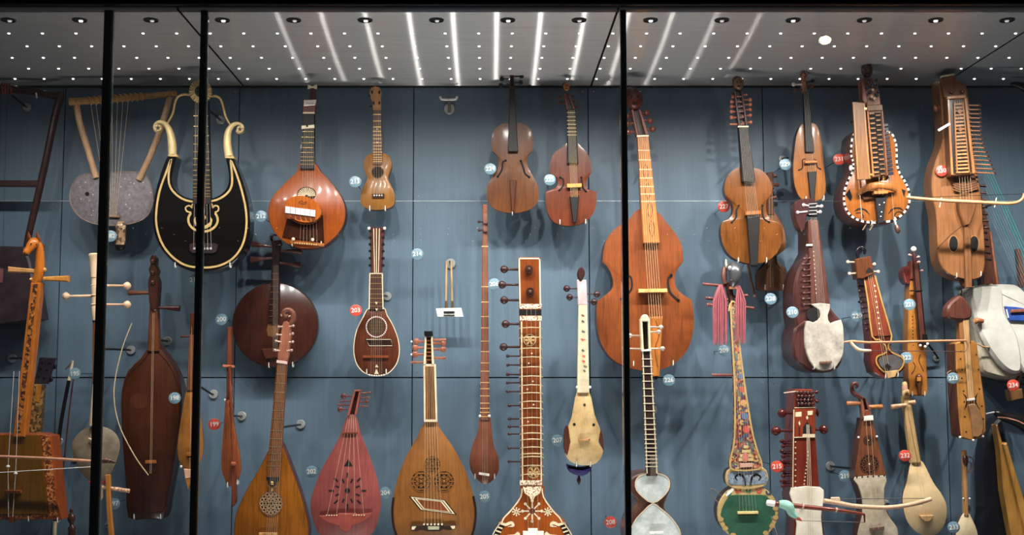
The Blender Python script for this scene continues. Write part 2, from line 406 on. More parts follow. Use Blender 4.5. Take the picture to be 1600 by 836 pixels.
for i, x in enumerate(DOWN_X):
    if abs(x) > 2.2: continue
    e = bpy.data.objects.new('downlight', None); COL.objects.link(e); e.location = (x, 3.955, ZC)
    u = CX + x * FPX / 3.96; lit = i % 2
    if not -30 < u < 1630: e.name = 'downlight'
    near = min(OVER, key=lambda q: abs(q[0] - u))[1]
    tag(e, 'black ceiling downlight, %s, %s' % ('glowing' if lit else 'dim', near), 'downlight', 'row of recessed ceiling downlights')
    o = mk('trim_ring', loft([hring(.0235, -.0005)[::-1], hring(.0235, -.004)[::-1], hring(.0255, -.004)[::-1], hring(.026, 0)[::-1]], False, False), plain((30, 30, 32), .3, .3), e)
    o = mk('cup', loft([hring(.0235, -.0006)[::-1], hring(.010, -.0016)[::-1]], True, True), DARKHOLE, e)
    o = mk('lamp', loft([hring(.006, -.0055)[::-1], hring(.0075, -.0014)[::-1]], True, True), BULB[0 if lit else 1], e); o.location = (0.002, .006, 0)
# floor and ends of the case
struct(mk('floor', boxvf(-3.3, 3.3, YF - .05, YW + .05, ZF - .06, ZF), plain((96, 112, 124), .5)))
struct(mk('wall_left', boxvf(-3.36, -3.3, YF - .05, YW + .05, ZF - .06, ZC + .05), WALL)); struct(mk('wall_right', boxvf(3.3, 3.36, YF - .05, YW + .05, ZF - .06, ZC + .05), WALL))
# front glass, joints and head rail
BLK = plain((6, 6, 7), .35); MX = [-1.2775, -.957, .4465]
edges = [-3.3] + MX + [3.3]
for i in range(4):
    struct(mk('window_%d' % (i + 1), boxvf(edges[i] + .012, edges[i + 1] - .012, YF, YF + .010, ZF, ZC + .012), GLASS, None, None, 0))
for i, x in enumerate(MX):
    hw = (.0125, .0095, .0085)[i]
    t = struct(mk('trim_%d' % (i + 2), boxvf(x - hw, x + hw, YF - .012, YF + .014, ZF, ZC + .02), BLK))
    mk('glass_edge', boxvf(x + hw + .0002, x + hw + .0032, YF - .002, YF + .012, ZF, ZC + .012), plain((120, 140, 135), .15, .2), t)
zt = P(765, 10, YF - .03).z
h = struct(mk('trim_5', boxvf(-3.4, 3.4, YF - .05, YF - .001, zt, zt + .25), plain((12, 10, 11), .4)))
struct(mk('trim_6', boxvf(-3.4, 3.4, YF - .012, YF + .03, ZC + .005, ZC + .016), BLK))
struct(mk('trim_7', boxvf(-3.4, 3.4, YF - .02, YF + .03, ZC + .0165, zt + .02), plain((78, 80, 84), .4, .5)))
struct(mk('trim_8', boxvf(-3.4, 3.4, YF - .06, YF + .03, ZF - .5, ZF - .061), BLK))
struct(mk('trim_9', boxvf(-3.3, 3.3, YW - .012, YW - .001, ZC - .006, ZC - .0005), BLK))
# the showcase across the aisle, behind the viewer: its lit ceiling is mirrored in the glass
co = sempty('ceiling_opposite', (0, -2.6, ZC)); OO = Vector((0, -2.6, ZC))
mk('ceiling_panel', boxvf(-3.4, 3.4, -3.6, -1.9, ZC, ZC + .03), plain((30, 30, 32), .5), co, OO, 0)
for y in (-2.05, -2.5, -3.0):
    for n in range(-13, 14):
        o = bpy.data.objects.new('led', led_me); COL.objects.link(o); o.parent = co; o.location = Vector((.24 * n + .05 * y, y, ZC)) - OO; o.scale = (1.3, 1.3, 1)
# lighting track of the gallery high behind the viewer; its spotlight is mirrored in the glass
q = P(1290, 62, 9.72); g = sempty('ceiling_gallery', (q.x, -2.0, q.z))
yr = lambda r, y: [Vector((r * math.cos(math.pi * k / 10), y, .72 * r * math.sin(math.pi * k / 10))) for k in range(20)]
mk('track_rail', boxvf(-6, 2, -.11, -.05, .9, .96), plain((14, 14, 15), .5), g)
h = mk('spotlight_housing', loft([yr(.06, -.011), yr(.062, -.15), yr(.04, -.17)]), plain((14, 14, 15), .5), g)
mk('lamp', loft([yr(.05, .0), yr(.05, -.01)]), emit((255, 236, 214), 45), h); mk('stem', tubevf([Vector((0, -.08, .03)), Vector((0, -.08, .9))], [.012, .012], 8), ROD, h)
# ================================================================ instruments, left part of the case
FULL = (0, 0, 1)
# --- dark frame lyre at the left edge
A = (0, 120, .359)
DK = wood((58, 36, 34), .3, .4, .4); LEA = skin((52, 38, 42), (26, 18, 22), .35, 14)
s = Inst('frame_lyre', 'large dark brown lyre with leather soundbox, cut off at the left edge', 'lyre', A, 4.76, (-140, 1060))
s.tube('yoke', [(-540, 40), (-200, 50), (20, 52), (150, 66), (235, 84), (272, 92)], [15, 16, 18, 17, 17, 13], DK, 10, None, 3)
s.tube('arm', [(262, 66), (262, 95), (240, 170), (205, 340), (165, 520), (125, 690), (108, 790)], [16, 19, 17, 16, 16, 15, 15], DK, 10, None, 3)
s.tube('arm', [(-560, 60), (-540, 120), (-480, 330), (-400, 690), (-390, 790)], [16, 18, 16, 15, 15], DK, 10, None, 3)
s.bar('cross_bar', (-450, 462), (172, 464), 27, 27, .012, .024, DK, .003)
for i, (x, y) in enumerate([(8, 50), (20, 51), (32, 52), (44, 54)]):
    s.tube('binding', [(x, y - 22, .004), (x + 5, y, .012), (x + 2, y + 24, .004)], [5, 8, 5], wood((120, 62, 40)), 8)
s.use((0, 0, 1)); s.plate('soundbox', [(-200, 387), (-60, 383), (38, 385), (47, 410), (62, 498), (40, 503), (6, 508), (-100, 510), (-210, 505)], .02, .1, LEA, .008)
s.plate('patch', [(-6, 418), (5, 420), (4, 442), (-8, 440)], .0215, .002, skin((120, 66, 62)), .0005)
s.use(A)
for i in range(5): s.string((-80 + i * 28, 70), (-60 + i * 18, 760), .01, .024, BLACK, .0006)
s.bracket((43, 168), (5, 138), 'steel disc and dark rod holding the big frame lyre at top left', back=.005)
s.tube('knot', [(157, 70, .02), (160, 92, .02)], [4, 3], WHITE, 6)
# --- oval bowl lyre 182
s = Inst('bowl_lyre', 'wooden bowl lyre with speckled grey skin and a bound crossbar', 'lyre', FULL, 4.74, (180, 352))
PALE = wood((206, 168, 134), .45, .18, .1)
OUT = [(140, 271), (180, 269), (220, 270), (233, 282), (239, 306), (234, 331), (216, 346), (180, 352), (150, 350), (126, 340), (112, 322), (109, 305), (114, 287), (124, 276)]
s.body(OUT, .08, speckled((122, 114, 118), (196, 190, 184), 60, .15), wood((96, 72, 62)), bowl=True, names=('skin', 'bowl'))
s.ribbon('rim', OUT, 1.6, .002, wood((150, 128, 118)), True, .003, 3)
s.tube('arm', [(119, 158, .02), (124, 190, .02), (138, 236, .012), (150, 278, .002)], [5, 5.2, 5.2, 5], PALE, 10, None, 3)
s.tube('arm', [(266, 150, .02), (250, 205, .02), (232, 250, .012), (217, 281, .002)], [5, 5.2, 5.2, 5], PALE, 10, None, 3)
s.tube('yoke', [(109, 159, .03), (150, 157, .03), (190, 154, .03), (276, 146, .03)], [6, 5.5, 5, 4.6], wood((190, 146, 90), .5), 10)
for i in range(11):
    x = 140 + i * 8; y = 157.3 - (x - 140) * .08
    s.tube('cord', [(x - 2, y - 5.5, .03), (x + 1, y - 4, .042), (x + 2, y + 4, .042), (x + 3, y + 6, .03)], [1.5, 2.4, 2.4, 1.5], plain((176, 128, 66), .8), 6)
for i in range(8): s.string((141 + 8.5 * i, 158), (170 + 1.6 * i, 338), .036, .012, GUT, .0007)
s.bar('bridge', (166, 337), (186, 338), 4, 4, .012, .012, wood((150, 120, 95)))
s.disc('sound_hole', (136, 303), 3.2, .0022, .002, DARKHOLE)
s.tube('foot', [(189, 346, .01), (189, 352, .01), (189, 356, .01), (188, 380, .01), (188, 386, .01), (188, 391, .01)], [4, 9, 8, 8, 7, 4], painted([(150, 120, 90), (90, 66, 52), (190, 168, 136)], 90), 12)
s.tube('foot_cap', [(188, 383, .01), (188, 388, .01), (188, 392, .01)], [8.4, 8, 4], BLACK, 12)
s.bracket((176, 300), (178, 300), 'wall bracket hidden behind the speckled bowl lyre', back=.07)
# --- lyre guitar 211
Bc = (200, 110, .3828)
s = Inst('lyre_guitar', 'black lyre guitar with gold borders and cream scroll arms', 'lyre guitar', Bc, 4.58, (300, 824))
BODY = [(165, 345), (140, 400), (116, 480), (102, 560), (100, 620), (115, 690), (150, 750), (200, 795), (260, 820), (310, 824), (370, 815), (430, 785), (475, 730), (495, 660), (497, 590), (485, 510), (460, 430), (437, 380), (425, 350), (400, 352), (408, 400), (412, 440), (405, 475), (385, 500), (350, 520), (300, 526), (250, 522), (210, 505), (185, 475), (178, 440), (186, 390), (195, 347)]
BK = plain((12, 8, 8), .2, 0, .3)
s.plate('body', BODY, 0, .085, BK, .004, 3)
BORD = [(176, 362), (158, 410), (131, 485), (117, 560), (116, 630), (136, 700), (175, 755), (232, 794), (300, 805), (372, 797), (430, 765), (468, 710), (483, 640), (481, 570), (464, 490), (440, 415), (419, 367), (424, 420), (423, 470), (403, 503), (360, 529), (300, 537), (240, 531), (197, 507), (170, 470), (166, 420)]
s.ribbon('border', BORD, 8, .0012, GOLD, True, .0014, 4)
CREAM = plain((222, 194, 138), .4, .1)
for pts, rs, col in (([(182, 352), (180, 300), (171, 252), (154, 221), (131, 211), (112, 221), (110, 240), (122, 250), (133, 242)], [18, 18, 15, 11, 9, 8, 7, 7, 5], (182, 340)), ([(413, 355), (405, 300), (409, 252), (427, 224), (450, 218), (467, 229), (466, 247), (452, 254), (443, 246)], [18, 17, 14, 10, 8, 7, 7, 6, 5], (413, 347))):
    s.tube('scroll_arm', [p + (-.02,) for p in pts], rs, CREAM, 10, None, 4)
    s.bar('collar', (col[0] - 18, col[1] + 6), (col[0] + 20, col[1] + 8), 9, 9, .004, .045, GOLD)
for c in ((122, 234), (457, 240)):
    s.disc('rosette', c, 14, .006, .02, GOLD)
    s.plate('star', [(c[0] + (12 if k % 2 == 0 else 4.5) * math.sin(k * math.pi / 5), c[1] - (12 if k % 2 == 0 else 4.5) * math.cos(k * math.pi / 5)) for k in range(10)], .0075, .002, BLACK, 0)
s.tube('gilt_rod', [(160, 218, -.02), (183, 175, -.02), (192, 130, -.01), (205, 106, 0), (232, 98, 0), (262, 103, 0)], [4, 5, 5, 5, 5, 5], GOLD, 8, None, 3)
s.tube('gilt_rod', [(336, 105, 0), (362, 106, 0), (380, 122, -.01), (391, 160, -.02), (400, 192, -.02), (417, 222, -.02)], [5, 5, 5, 5, 5, 4], GOLD, 8, None, 3)
s.plate('neck', [(268, 118), (326, 118), (337, 545), (264, 545)], .016, .03, EBONY, .002)
s.frets((268, 130), (326, 130), (337 - 73, 522), (337, 522), [.02 + .96 * (1 - .9 ** k) / (1 - .9 ** 15) for k in range(1, 16)], .0172, BRASS, 2.2)
for k in range(26):
    a = 2 * math.pi * k / 26; ca, sa = math.cos(a), math.sin(a)
    s.plate('ray', [(295 + 20 * ca + 4 * sa, 85 + 20 * sa - 4 * ca), (295 + 46 * ca + 5.5 * sa, 85 + 48 * sa - 5.5 * ca), (295 + 46 * ca - 3 * sa, 85 + 48 * sa + 3 * ca), (295 + 20 * ca - 3 * sa, 85 + 20 * sa + 3 * ca)], .024 + .002 * (k % 2), .006, GOLD, .0008)
s.disc('sun_centre', (295, 85), 23, .03, .016, BLACK)
for k in range(6): s.ballish('tuning_peg', (295 + 13 * math.cos(k * 1.05), 85 + 13 * math.sin(k * 1.05)), 4, .034, BLACK)
s.strings((278, 118), (320, 118), (268, 724), (340, 724), 6, .02, .01, None, .0006)
RC = (306, 610)
s.ribbon('rosette_ring', [(RC[0] + 62 * math.sin(a), RC[1] - 48 * math.cos(a)) for a in [math.radians(t) for t in range(-300, -55, 12)]][::-1] if False else [(RC[0] + 60 * math.sin(math.radians(t)), RC[1] - 48 * math.cos(math.radians(t))) for t in range(55, 306, 10)], 9, .0015, GOLD, False, .0015)
s.ribbon('crescent', [(RC[0] + 34 * math.sin(math.radians(t)), RC[1] + 2 - 28 * math.cos(math.radians(t))) for t in range(60, 301, 12)], [2, 8, 13, 15, 13, 8, 2], .0016, GOLD)
s.disc('boss', (308, 600), 10, .003, .003, GOLD)
for pts in ([(258, 580), (240, 575), (235, 560), (250, 552), (262, 562)], [(262, 562), (262, 548), (278, 542), (286, 552)], [(354, 580), (368, 572), (368, 556), (354, 552), (346, 562)], [(346, 562), (342, 546), (326, 542), (320, 552)]):
    s.ribbon('scroll_inlay', pts, 6, .0014, GOLD, False, .0014, 4)
s.plate('bridge', [(250, 710), (262, 705), (352, 705), (367, 712), (360, 738), (345, 745), (262, 745), (252, 736)], .008, .008, plain((44, 34, 34), .3), .001)
for k in range(6): s.disc('bridge_pin', (270 + 13.5 * k, 727), 5, .0105, .003, STEEL)
s.bracket((345, 188), (318, 165), 'steel disc and dark rod behind the neck of the lyre guitar', [(192, 795), (416, 795)], back=-.005)
# --- keyed guitar 212
Cc = (400, 120, .335)
s = Inst('keyed_guitar', 'orange-brown pear-shaped guitar with a small box of white piano keys', 'guitar', Cc, 4.68, (240, 802))
ORW = wood((148, 76, 32), .32, .25, .3)
s.body([(206, 402), (190, 442), (140, 492), (85, 550), (58, 610), (60, 665), (82, 717), (122, 762), (178, 792), (240, 800), (310, 790), (368, 747), (406, 690), (416, 625), (398, 560), (350, 492), (300, 440), (273, 402)], .075, ORW, wood((74, 36, 20)), lip=-.001)
s.plate('fingerboard', [(219, 168), (272, 168), (272, 300), (271, 428), (205, 428), (214, 300)], .014, .03, EBONY, .0015)
s.frets((216, 240), (272, 240), (205, 428), (271, 428), [.08, .22, .36, .48, .6, .71, .8, .89], .0152, BRASS, 2)
s.bar('capo', (211, 235), (272, 230), 15, 15, .022, .012, IVORY, .002); s.ballish('capo_screw', (238, 229), 5, .024, BLACK)
s.plate('head', [(222, 106), (281, 106), (273, 170), (218, 170)], .014, .03, wood((120, 66, 42)), .0015)
s.plate('tuning_plate', [(223, 108), (282, 106), (277, 132), (222, 136)], .018, .006, plain((196, 186, 176), .35, .5), .001)
for k in range(6): s.tube('tuning_pin', [(229 + 9 * k, 128, .02), (230 + 9 * k, 118, .028)], 1.6, STEEL, 6)
s.plate('nut', [(218, 164), (273, 164), (273, 171), (218, 171)], .017, .01, IVORY, .0008)
s.plate('finial', [(252, 58), (277, 58), (279, 104), (249, 104)], .008, .022, wood((84, 30, 24)), .002)
s.plate('bow_tie', [(241, 36), (262, 44), (283, 36), (283, 56), (262, 50), (241, 56)], .011, .012, IVORY, .001); s.plate('tie_knot', [(257, 38), (268, 38), (262, 46)], .0115, .004, DARKHOLE, 0)
s.disc('rosette', (236, 545), 45, .0015, .0015, wood((70, 40, 26)), 32)
for k in range(14):
    a = math.pi * k / 13; s.bar('rosette_spoke', (236 - 8 * math.cos(a), 556 - 6 * math.sin(a)), (236 - 41 * math.cos(a), 552 - 35 * math.sin(a)), 2, 5, .0026, .001, IVORY, 0)
s.plate('tail_shadow', [(150, 640), (312, 645), (317, 770), (122, 748)], .006, .006, wood((50, 26, 16), .2), .001)  # dark plate standing in for the brown shadow of a translucent cover
s.disc('key_box', (218, 617), 88, .036, .034, wood((178, 98, 40), .25, .25, .5), 60, 16)
s.disc('box_rim', (219, 622), 86, .03, .012, wood((96, 46, 22)), 64, 16)
s.ribbon('painted_flourish', [(200, 590), (212, 578), (222, 588), (236, 582), (228, 594), (205, 592)], 3, .0365, BLACK, False, .0012, 3)
for k in range(6):
    x = 137 + 23.6 * k; y = 604 + 3.1 * k
    s.plate('key', [(x, y), (x + 21, y + 2.5), (x + 20, y + 33), (x - 1, y + 30)], .043, .01, WHITE, .001)
    s.plate('key_front', [(x - 2, y + 32), (x + 20, y + 35), (x + 24, y + 60), (x + 6, y + 55)], .037, .002, wood((100, 50, 24)), .0005)
s.bar('tailpiece', (160, 772), (318, 785), 14, 14, .01, .01, wood((150, 96, 50)), .002)
for k in range(10): s.disc('pin', (182 + 11 * k, 775 + .9 * k), 2.5, .013, .004, IVORY)
for c in ((174, 757), (264, 760)): s.ballish('stud', c, 8, .012, IVORY)
s.strings((228, 240), (266, 240), (205, 770), (285, 775), 6, .017, .012, None, .0004)
s.bracket((476, 230), (476, 230), 'wall bracket behind the keyed guitar neck', [(168, 778), (304, 780)])
# --- ukulele 213
Cc = (540, 120, .263)
s = Inst('ukulele', 'small honey-brown ukulele with a round sound hole', 'ukulele', Cc, 4.74, (190, 790))
s.body([(165, 455), (140, 460), (115, 485), (107, 525), (116, 570), (128, 600), (118, 632), (95, 680), (87, 730), (100, 767), (140, 787), (190, 791), (240, 785), (280, 767), (294, 730), (286, 680), (264, 632), (252, 600), (265, 562), (275, 522), (265, 480), (240, 458), (213, 453)], .06, wood((150, 104, 52), .4, .2, .2), wood((92, 58, 30)))
s.plate('fingerboard', [(163, 198), (212, 198), (217, 520), (162, 520)], .008, .022, wood((96, 62, 46)), .001)
s.frets((163, 198), (212, 198), (162, 520), (217, 520), [.08, .2, .31, .39, .46, .53, .6, .66, .72, .775, .82, .87, .91, .95], .009, BRASS, 3)
for c in ((187, 310), (188, 390)): s.disc('fret_dot', c, 3.5, .0092, .001, WHITE)
s.plate('head', [(163, 200), (160, 150), (149, 125), (143, 92), (150, 66), (176, 56), (202, 63), (214, 92), (208, 125), (210, 200)], .004, .016, wood((214, 156, 110), .4, .15), .001, 1)
for c in ((157, 91), (200, 92), (167, 156), (200, 156)): s.disc('tuning_hole', c, 6, .0048, .002, wood((70, 40, 22)), 11); s.disc('peg_tip', c, 3, .009, .006, BLACK)
for c in ((143, 112), (150, 174)): s.disc('tuner_button', c, 7, -.012, .008, BLACK, 6)
s.disc('sound_hole', (190, 567), 33, .001, .001, plain((34, 22, 14), .8), 32)
s.ribbon('hole_ring', [(190 + 36 * math.cos(k * .21), 567 + 35 * math.sin(k * .21)) for k in range(30)], 3, .0012, wood((70, 44, 24)), True)
s.bar('bridge', (158, 707), (229, 706), 24, 24, .008, .008, wood((58, 34, 24)), .001)
for k in range(4): s.disc('bridge_pin', (170 + 15 * k, 704), 4.5, .0095, .002, WHITE)
s.strings((170, 200), (205, 200), (170, 704), (215, 704), 4, .011, .01, None, .0003)
s.bracket((604, 272), (590, 262), 'wall bracket showing right of the ukulele waist', [(143, 782), (235, 782)], back=.058, rd=5)
# --- violin family -----------------------------------------------------------------
def f_hole(s, pts, f, wd=8, th=.008):
    s.ribbon('f_hole', pts, wd, f, DARKHOLE, False, th, 4)
    s.disc('f_hole_eye', pts[0], wd * .8, f, th, DARKHOLE, n=12); s.disc('f_hole_eye', pts[-1], wd * .8, f, th, DARKHOLE, n=12)
def scroll_head(s, c, r, mat, f=.01):
    s.tube('scroll', [(c[0] + r * .1, c[1] + r * 2.2, f - .01), (c[0] - r * .1, c[1] + r, f - .006), (c[0], c[1], f), (c[0], c[1] - r * .7, f + .008), (c[0], c[1] - r * .2, f + .016)], [r * .7, r * .8, r * .95, r * .7, r * .4], mat, 10, None, 3)
    s.tube('scroll_eye', [(c[0] - r * 1.25, c[1], f), (c[0] + r * 1.25, c[1], f)], [r * .45, r * .45], mat, 10)
def carved_head(s, c, r, mat, hair, f=.008):
    s.ballish('carved_head', c, r * .78, f, mat, r, .95)
    s.tube('hair', [(c[0], c[1] - r * 1.02, f - .006), (c[0] - r * .1, c[1] - r * .6, f - .008), (c[0] - r * .1, c[1] + r * .2, f - .014), (c[0], c[1] + r * .9, f - .012)], [r * .4, r * .85, r * .8, r * .5], hair, 12, None, 3)
    s.tube('nose', [(c[0] + r * .05, c[1] - r * .25, f + s.m(r * .72)), (c[0] + r * .08, c[1] + r * .15, f + s.m(r * .9))], [r * .08, r * .17], mat, 6)
    for sx in (-.3, .3): s.ballish('eye', (c[0] + r * sx + r * .05, c[1] - r * .22), r * .1, f + s.m(r * .68), DARKHOLE)
    s.bar('mouth', (c[0] - r * .2, c[1] + r * .42), (c[0] + r * .25, c[1] + r * .42), r * .1, r * .1, f + s.m(r * .69), .003, DARKHOLE, 0)
Cc = (740, 90, .299)
VIO = wood((104, 62, 30), .4, .3, .2); VIOB = wood((72, 36, 20))
s = Inst('violin', 'brown violin with black fingerboard and no bridge, scroll over the ceiling edge', 'violin', Cc, 4.72, (205, 812))
s.body([(186, 340), (145, 348), (108, 380), (93, 430), (98, 488), (98, 488), (116, 498), (130, 545), (124, 582), (98, 622), (74, 664), (74, 664), (69, 692), (68, 722), (80, 762), (112, 792), (160, 808), (205, 812), (250, 808), (300, 790), (330, 760), (341, 720), (338, 686), (332, 660), (332, 660), (310, 620), (285, 575), (278, 540), (290, 502), (306, 488), (306, 488), (313, 430), (302, 383), (265, 348), (226, 339)], .036, VIO, VIOB, .006)
s.plate('fingerboard', [(188, 160), (214, 160), (233, 490), (180, 490)], .024, .012, EBONY, .002)
s.plate('neck', [(190, 158), (212, 158), (222, 345), (186, 345)], .013, .02, wood((110, 62, 30)), .003)
s.plate('pegbox', [(190, 82), (210, 82), (215, 160), (187, 160)], .01, .02, wood((96, 44, 28)), .003)
s.plate('pegbox_slot', [(195, 98), (206, 98), (208, 150), (193, 150)], .0104, .002, DARKHOLE, 0)
scroll_head(s, (200, 58), 17, wood((76, 34, 24)))
for a, b in (((188, 110), (136, 112)), ((188, 142), (132, 146)), ((213, 98), (262, 98)), ((213, 130), (258, 131))): s.peg(a, b, .002, EBONY, 4, 13, 'disc')
f_hole(s, [(168, 538), (152, 548), (148, 585), (126, 622)], .006); f_hole(s, [(246, 540), (258, 568), (268, 605), (291, 624)], .006)
s.plate('tailpiece', [(188, 640), (224, 640), (212, 800), (200, 800)], .016, .01, wood((84, 46, 26)), .002); s.ballish('end_button', (203, 815), 7, -.01, BLACK)
s.bracket((797, 200), (797, 200), 'wall bracket hidden behind the violin neck', [(203, 810)])
# --- treble viol 225
Cc = (840, 120, .287)
VR = wood((106, 52, 28), .4, .3, .2)
s = Inst('treble_viol', 'small reddish-brown viol with carved head and gut frets', 'viol', Cc, 4.70, (185, 812))
s.body([(163, 358), (132, 385), (97, 410), (73, 450), (64, 522), (64, 522), (92, 538), (108, 566), (102, 600), (46, 624), (46, 624), (43, 672), (52, 732), (77, 780), (120, 805), (185, 812), (250, 795), (300, 750), (319, 692), (320, 626), (320, 626), (276, 612), (266, 588), (268, 560), (293, 524), (293, 524), (288, 452), (265, 408), (236, 380), (213, 357)], .05, VR, wood((66, 30, 18)), .006)
s.plate('fingerboard', [(160, 180), (205, 180), (222, 470), (162, 470)], .022, .022, EBONY, .002)
s.frets((160, 180), (205, 180), (162, 470), (222, 470), [.05, .13, .2, .27, .34, .41, .47], .0235, GUT, 4)
s.plate('pegbox_cheek', [(146, 92), (154, 88), (168, 176), (158, 180)], .02, .03, wood((110, 58, 40)), .002); s.plate('pegbox_cheek', [(168, 100), (176, 98), (204, 172), (194, 180)], .02, .03, wood((110, 58, 40)), .002); s.plate('pegbox_floor', [(150, 90), (172, 92), (200, 178), (160, 180)], .004, .012, wood((60, 28, 20)), .001)
carved_head(s, (158, 55), 24, wood((150, 92, 50)), wood((66, 34, 20)))
for a, b in (((155, 112), (108, 113)), ((158, 140), (110, 142)), ((180, 105), (196, 103)), ((188, 132), (212, 130)), ((196, 162), (224, 170))): s.peg(a, b, .01, wood((82, 36, 24)), 4, 9, 'disc')
f_hole(s, [(122, 548), (140, 560), (138, 595), (118, 618)], .006); f_hole(s, [(238, 548), (244, 590), (252, 612), (264, 624)], .006)
s.bridge((160, 592), (240, 590), 20, .012, wood((214, 166, 96)), .014)
s.plate('tailpiece', [(175, 650), (226, 645), (212, 792), (192, 792)], .024, .012, EBONY, .002)
s.strings((166, 180), (200, 180), (182, 655), (218, 655), 6, .025, .026, GUT, .0005)
s.bracket((889, 235), (889, 235), 'wall bracket behind the small treble viol', [(122, 792), (262, 790)])
# --- bass viol 226
Cc = (930, 130, .562)
BV = wood((128, 70, 36), .38, .25, .25)
s = Inst('bass_viol', 'large reddish-brown bass viol with inlaid pale fingerboard, biggest instrument in the case', 'viol', Cc, 4.68, (150, 800))
s.body([(122, 350), (92, 380), (52, 408), (27, 446), (20, 496), (20, 496), (38, 516), (49, 545), (45, 574), (6, 606), (6, 606), (4, 660), (15, 720), (48, 768), (98, 792), (150, 800), (210, 786), (254, 745), (272, 692), (274, 645), (268, 603), (268, 603), (232, 578), (221, 550), (226, 522), (245, 496), (245, 496), (240, 450), (221, 415), (196, 385), (172, 358)], .12, BV, wood((92, 46, 26)), .007)
s.plate('fingerboard', [(117, 148), (148, 148), (180, 444), (134, 444)], .034, .03, wood((190, 124, 70), .35, .3), .002)
s.plate('neck', [(119, 148), (146, 148), (166, 380), (128, 380)], .01, .035, wood((110, 60, 30)), .004)
for k in range(4):
    y = 225 + 52 * k; x = 140 + 5.6 * k
    s.ribbon('lozenge_inlay', [(x, y), (x + 8, y + 22), (x + 2, y + 46), (x - 7, y + 24)], 2, .0346, wood((96, 54, 30)), True, .001, 2)
s.frets((117, 148), (148, 148), (134, 444), (180, 444), [.13, .22, .31, .39, .47, .54, .61], .0352, GUT, 2.5)
s.bar('nut', (116, 147), (149, 146), 5, 5, .038, .012, IVORY)
s.plate('pegbox_cheek', [(100, 74), (106, 70), (122, 144), (115, 147)], .03, .04, wood((112, 60, 42)), .002); s.plate('pegbox_cheek', [(120, 72), (127, 74), (149, 140), (140, 146)], .03, .04, wood((112, 60, 42)), .002); s.plate('pegbox_floor', [(103, 72), (124, 72), (146, 146), (118, 146)], .006, .012, wood((60, 28, 20)), .001)
carved_head(s, (109, 44), 30, wood((92, 44, 28)), wood((62, 28, 18)), .02)
for a, b in (((106, 90), (82, 92)), ((110, 110), (82, 114)), ((114, 135), (84, 136)), ((124, 84), (150, 83)), ((130, 102), (160, 106)), ((140, 128), (168, 128))): s.peg(a, b, .012, wood((110, 58, 44)), 3, 9, 'disc')
f_hole(s, [(88, 535), (100, 542), (100, 575), (73, 600)], .0075, 5); f_hole(s, [(212, 534), (203, 545), (208, 580), (232, 604)], .0075, 5)
s.bridge((121, 577), (200, 576), 10, .014, wood((226, 186, 124)), .03)
s.plate('tailpiece', [(148, 650), (188, 648), (179, 815), (160, 815)], .034, .014, wood((168, 106, 54)), .002)
s.ribbon('tailpiece_inlay', [(168, 660), (178, 700), (166, 740), (174, 790)], 2, .0346, wood((90, 50, 28)), False, .001, 3)
s.strings((120, 148), (146, 148), (152, 655), (186, 655), 6, .04, .036, GUT, .0006)
s.bracket((1005, 260), (1005, 260), 'wall bracket behind the bass viol neck', [(107, 780), (217, 778)])
s.plate('end_pin', [(164, 812), (174, 812), (173, 824), (166, 824)], .02, .015, BLACK)
# --- empty bracket
s = Inst('empty_bracket', 'empty steel wall bracket with a forked arm above the two hanging sticks', 'bracket', FULL, 4.84, (702, 172))
s.d = YW; s.disc('wall_disc', (702, 170), 8.2, .008, .0076, STEEL); s.d = 4.84
s.tube('rod', [(702, 168, -.052), (702, 160, 0)], [2, 2], STEEL, 8)
s.tube('fork', [(688, 152, .02), (690, 155, 0), (702, 156, 0), (712, 155, 0), (714, 152, .02)], [2.2] * 5, CLEAR, 8); s.bar('plate', (702, 153), (702, 176), 5, 5, .004, .004, wood((120, 110, 90)))
# --- pair of sticks 214
Cc = (630, 120, .478)
s = Inst('pair_of_sticks', 'two slender wooden sticks hanging with a folded white card', 'sticks', Cc, 4.80, (150, 782))
for x0, x1 in ((142, 140), (157, 160)):
    s.tube('stick', [(x0, 602), (x1, 735)], [3.5, 3.5], wood((196, 170, 128)), 8); s.tube('stick_end', [(x1, 733), (x1, 782)], [4, 4], wood((110, 84, 62)), 8)
s.plate('card', [(107, 757), (190, 755), (197, 784), (112, 784)], .006, .002, WHITE, 0)
for y in (768, 779): s.bar('tie', (132, y), (168, y), 3, 3, .012, .004, BLACK, 0)
s.bracket((704, 412), (703, 409), 'steel wall bracket at the top of the two hanging sticks', back=.0, rd=8)
# ================================================================ instruments, lower left and middle
# --- moon guitar 200
Cc = (320, 360, .287)
DB = wood((64, 34, 26), .25, .3, .5)
s = Inst('moon_guitar', 'dark brown round moon guitar with four cone pegs', 'moon guitar', Cc, 4.80, (382, 743))
s.body([(382 + 231 * math.cos(k * math.pi / 12), 515 + 228 * math.sin(k * math.pi / 12)) for k in range(24)], .045, DB, wood((50, 26, 20)), lip=-.002)
s.plate('neck', [(364, 190), (405, 190), (408, 330), (402, 500), (348, 500), (356, 330)], .014, .026, wood((44, 24, 20)), .002)
s.frets((362, 235), (402, 235), (348, 500), (402, 500), [0, .12, .26, .38, .52, .64, .76, .88], .018, wood((110, 80, 60)), 3)
s.plate('pegbox', [(366, 70), (410, 70), (405, 195), (366, 195)], .016, .034, wood((50, 26, 24)), .003); s.plate('pegbox_slot', [(378, 85), (396, 85), (394, 175), (380, 175)], .0165, .003, DARKHOLE, 0)
s.plate('head_crest', [(358, 35), (366, 50), (384, 56), (408, 52), (418, 68), (405, 84), (370, 84), (360, 60)], .018, .03, wood((48, 24, 22)), .004, 2)
s.tube('head_hook', [(372, 62, .01), (362, 44, .012), (372, 26, .01), (392, 28, .008)], [6, 7, 6, 4], wood((48, 24, 22)), 8, None, 3)
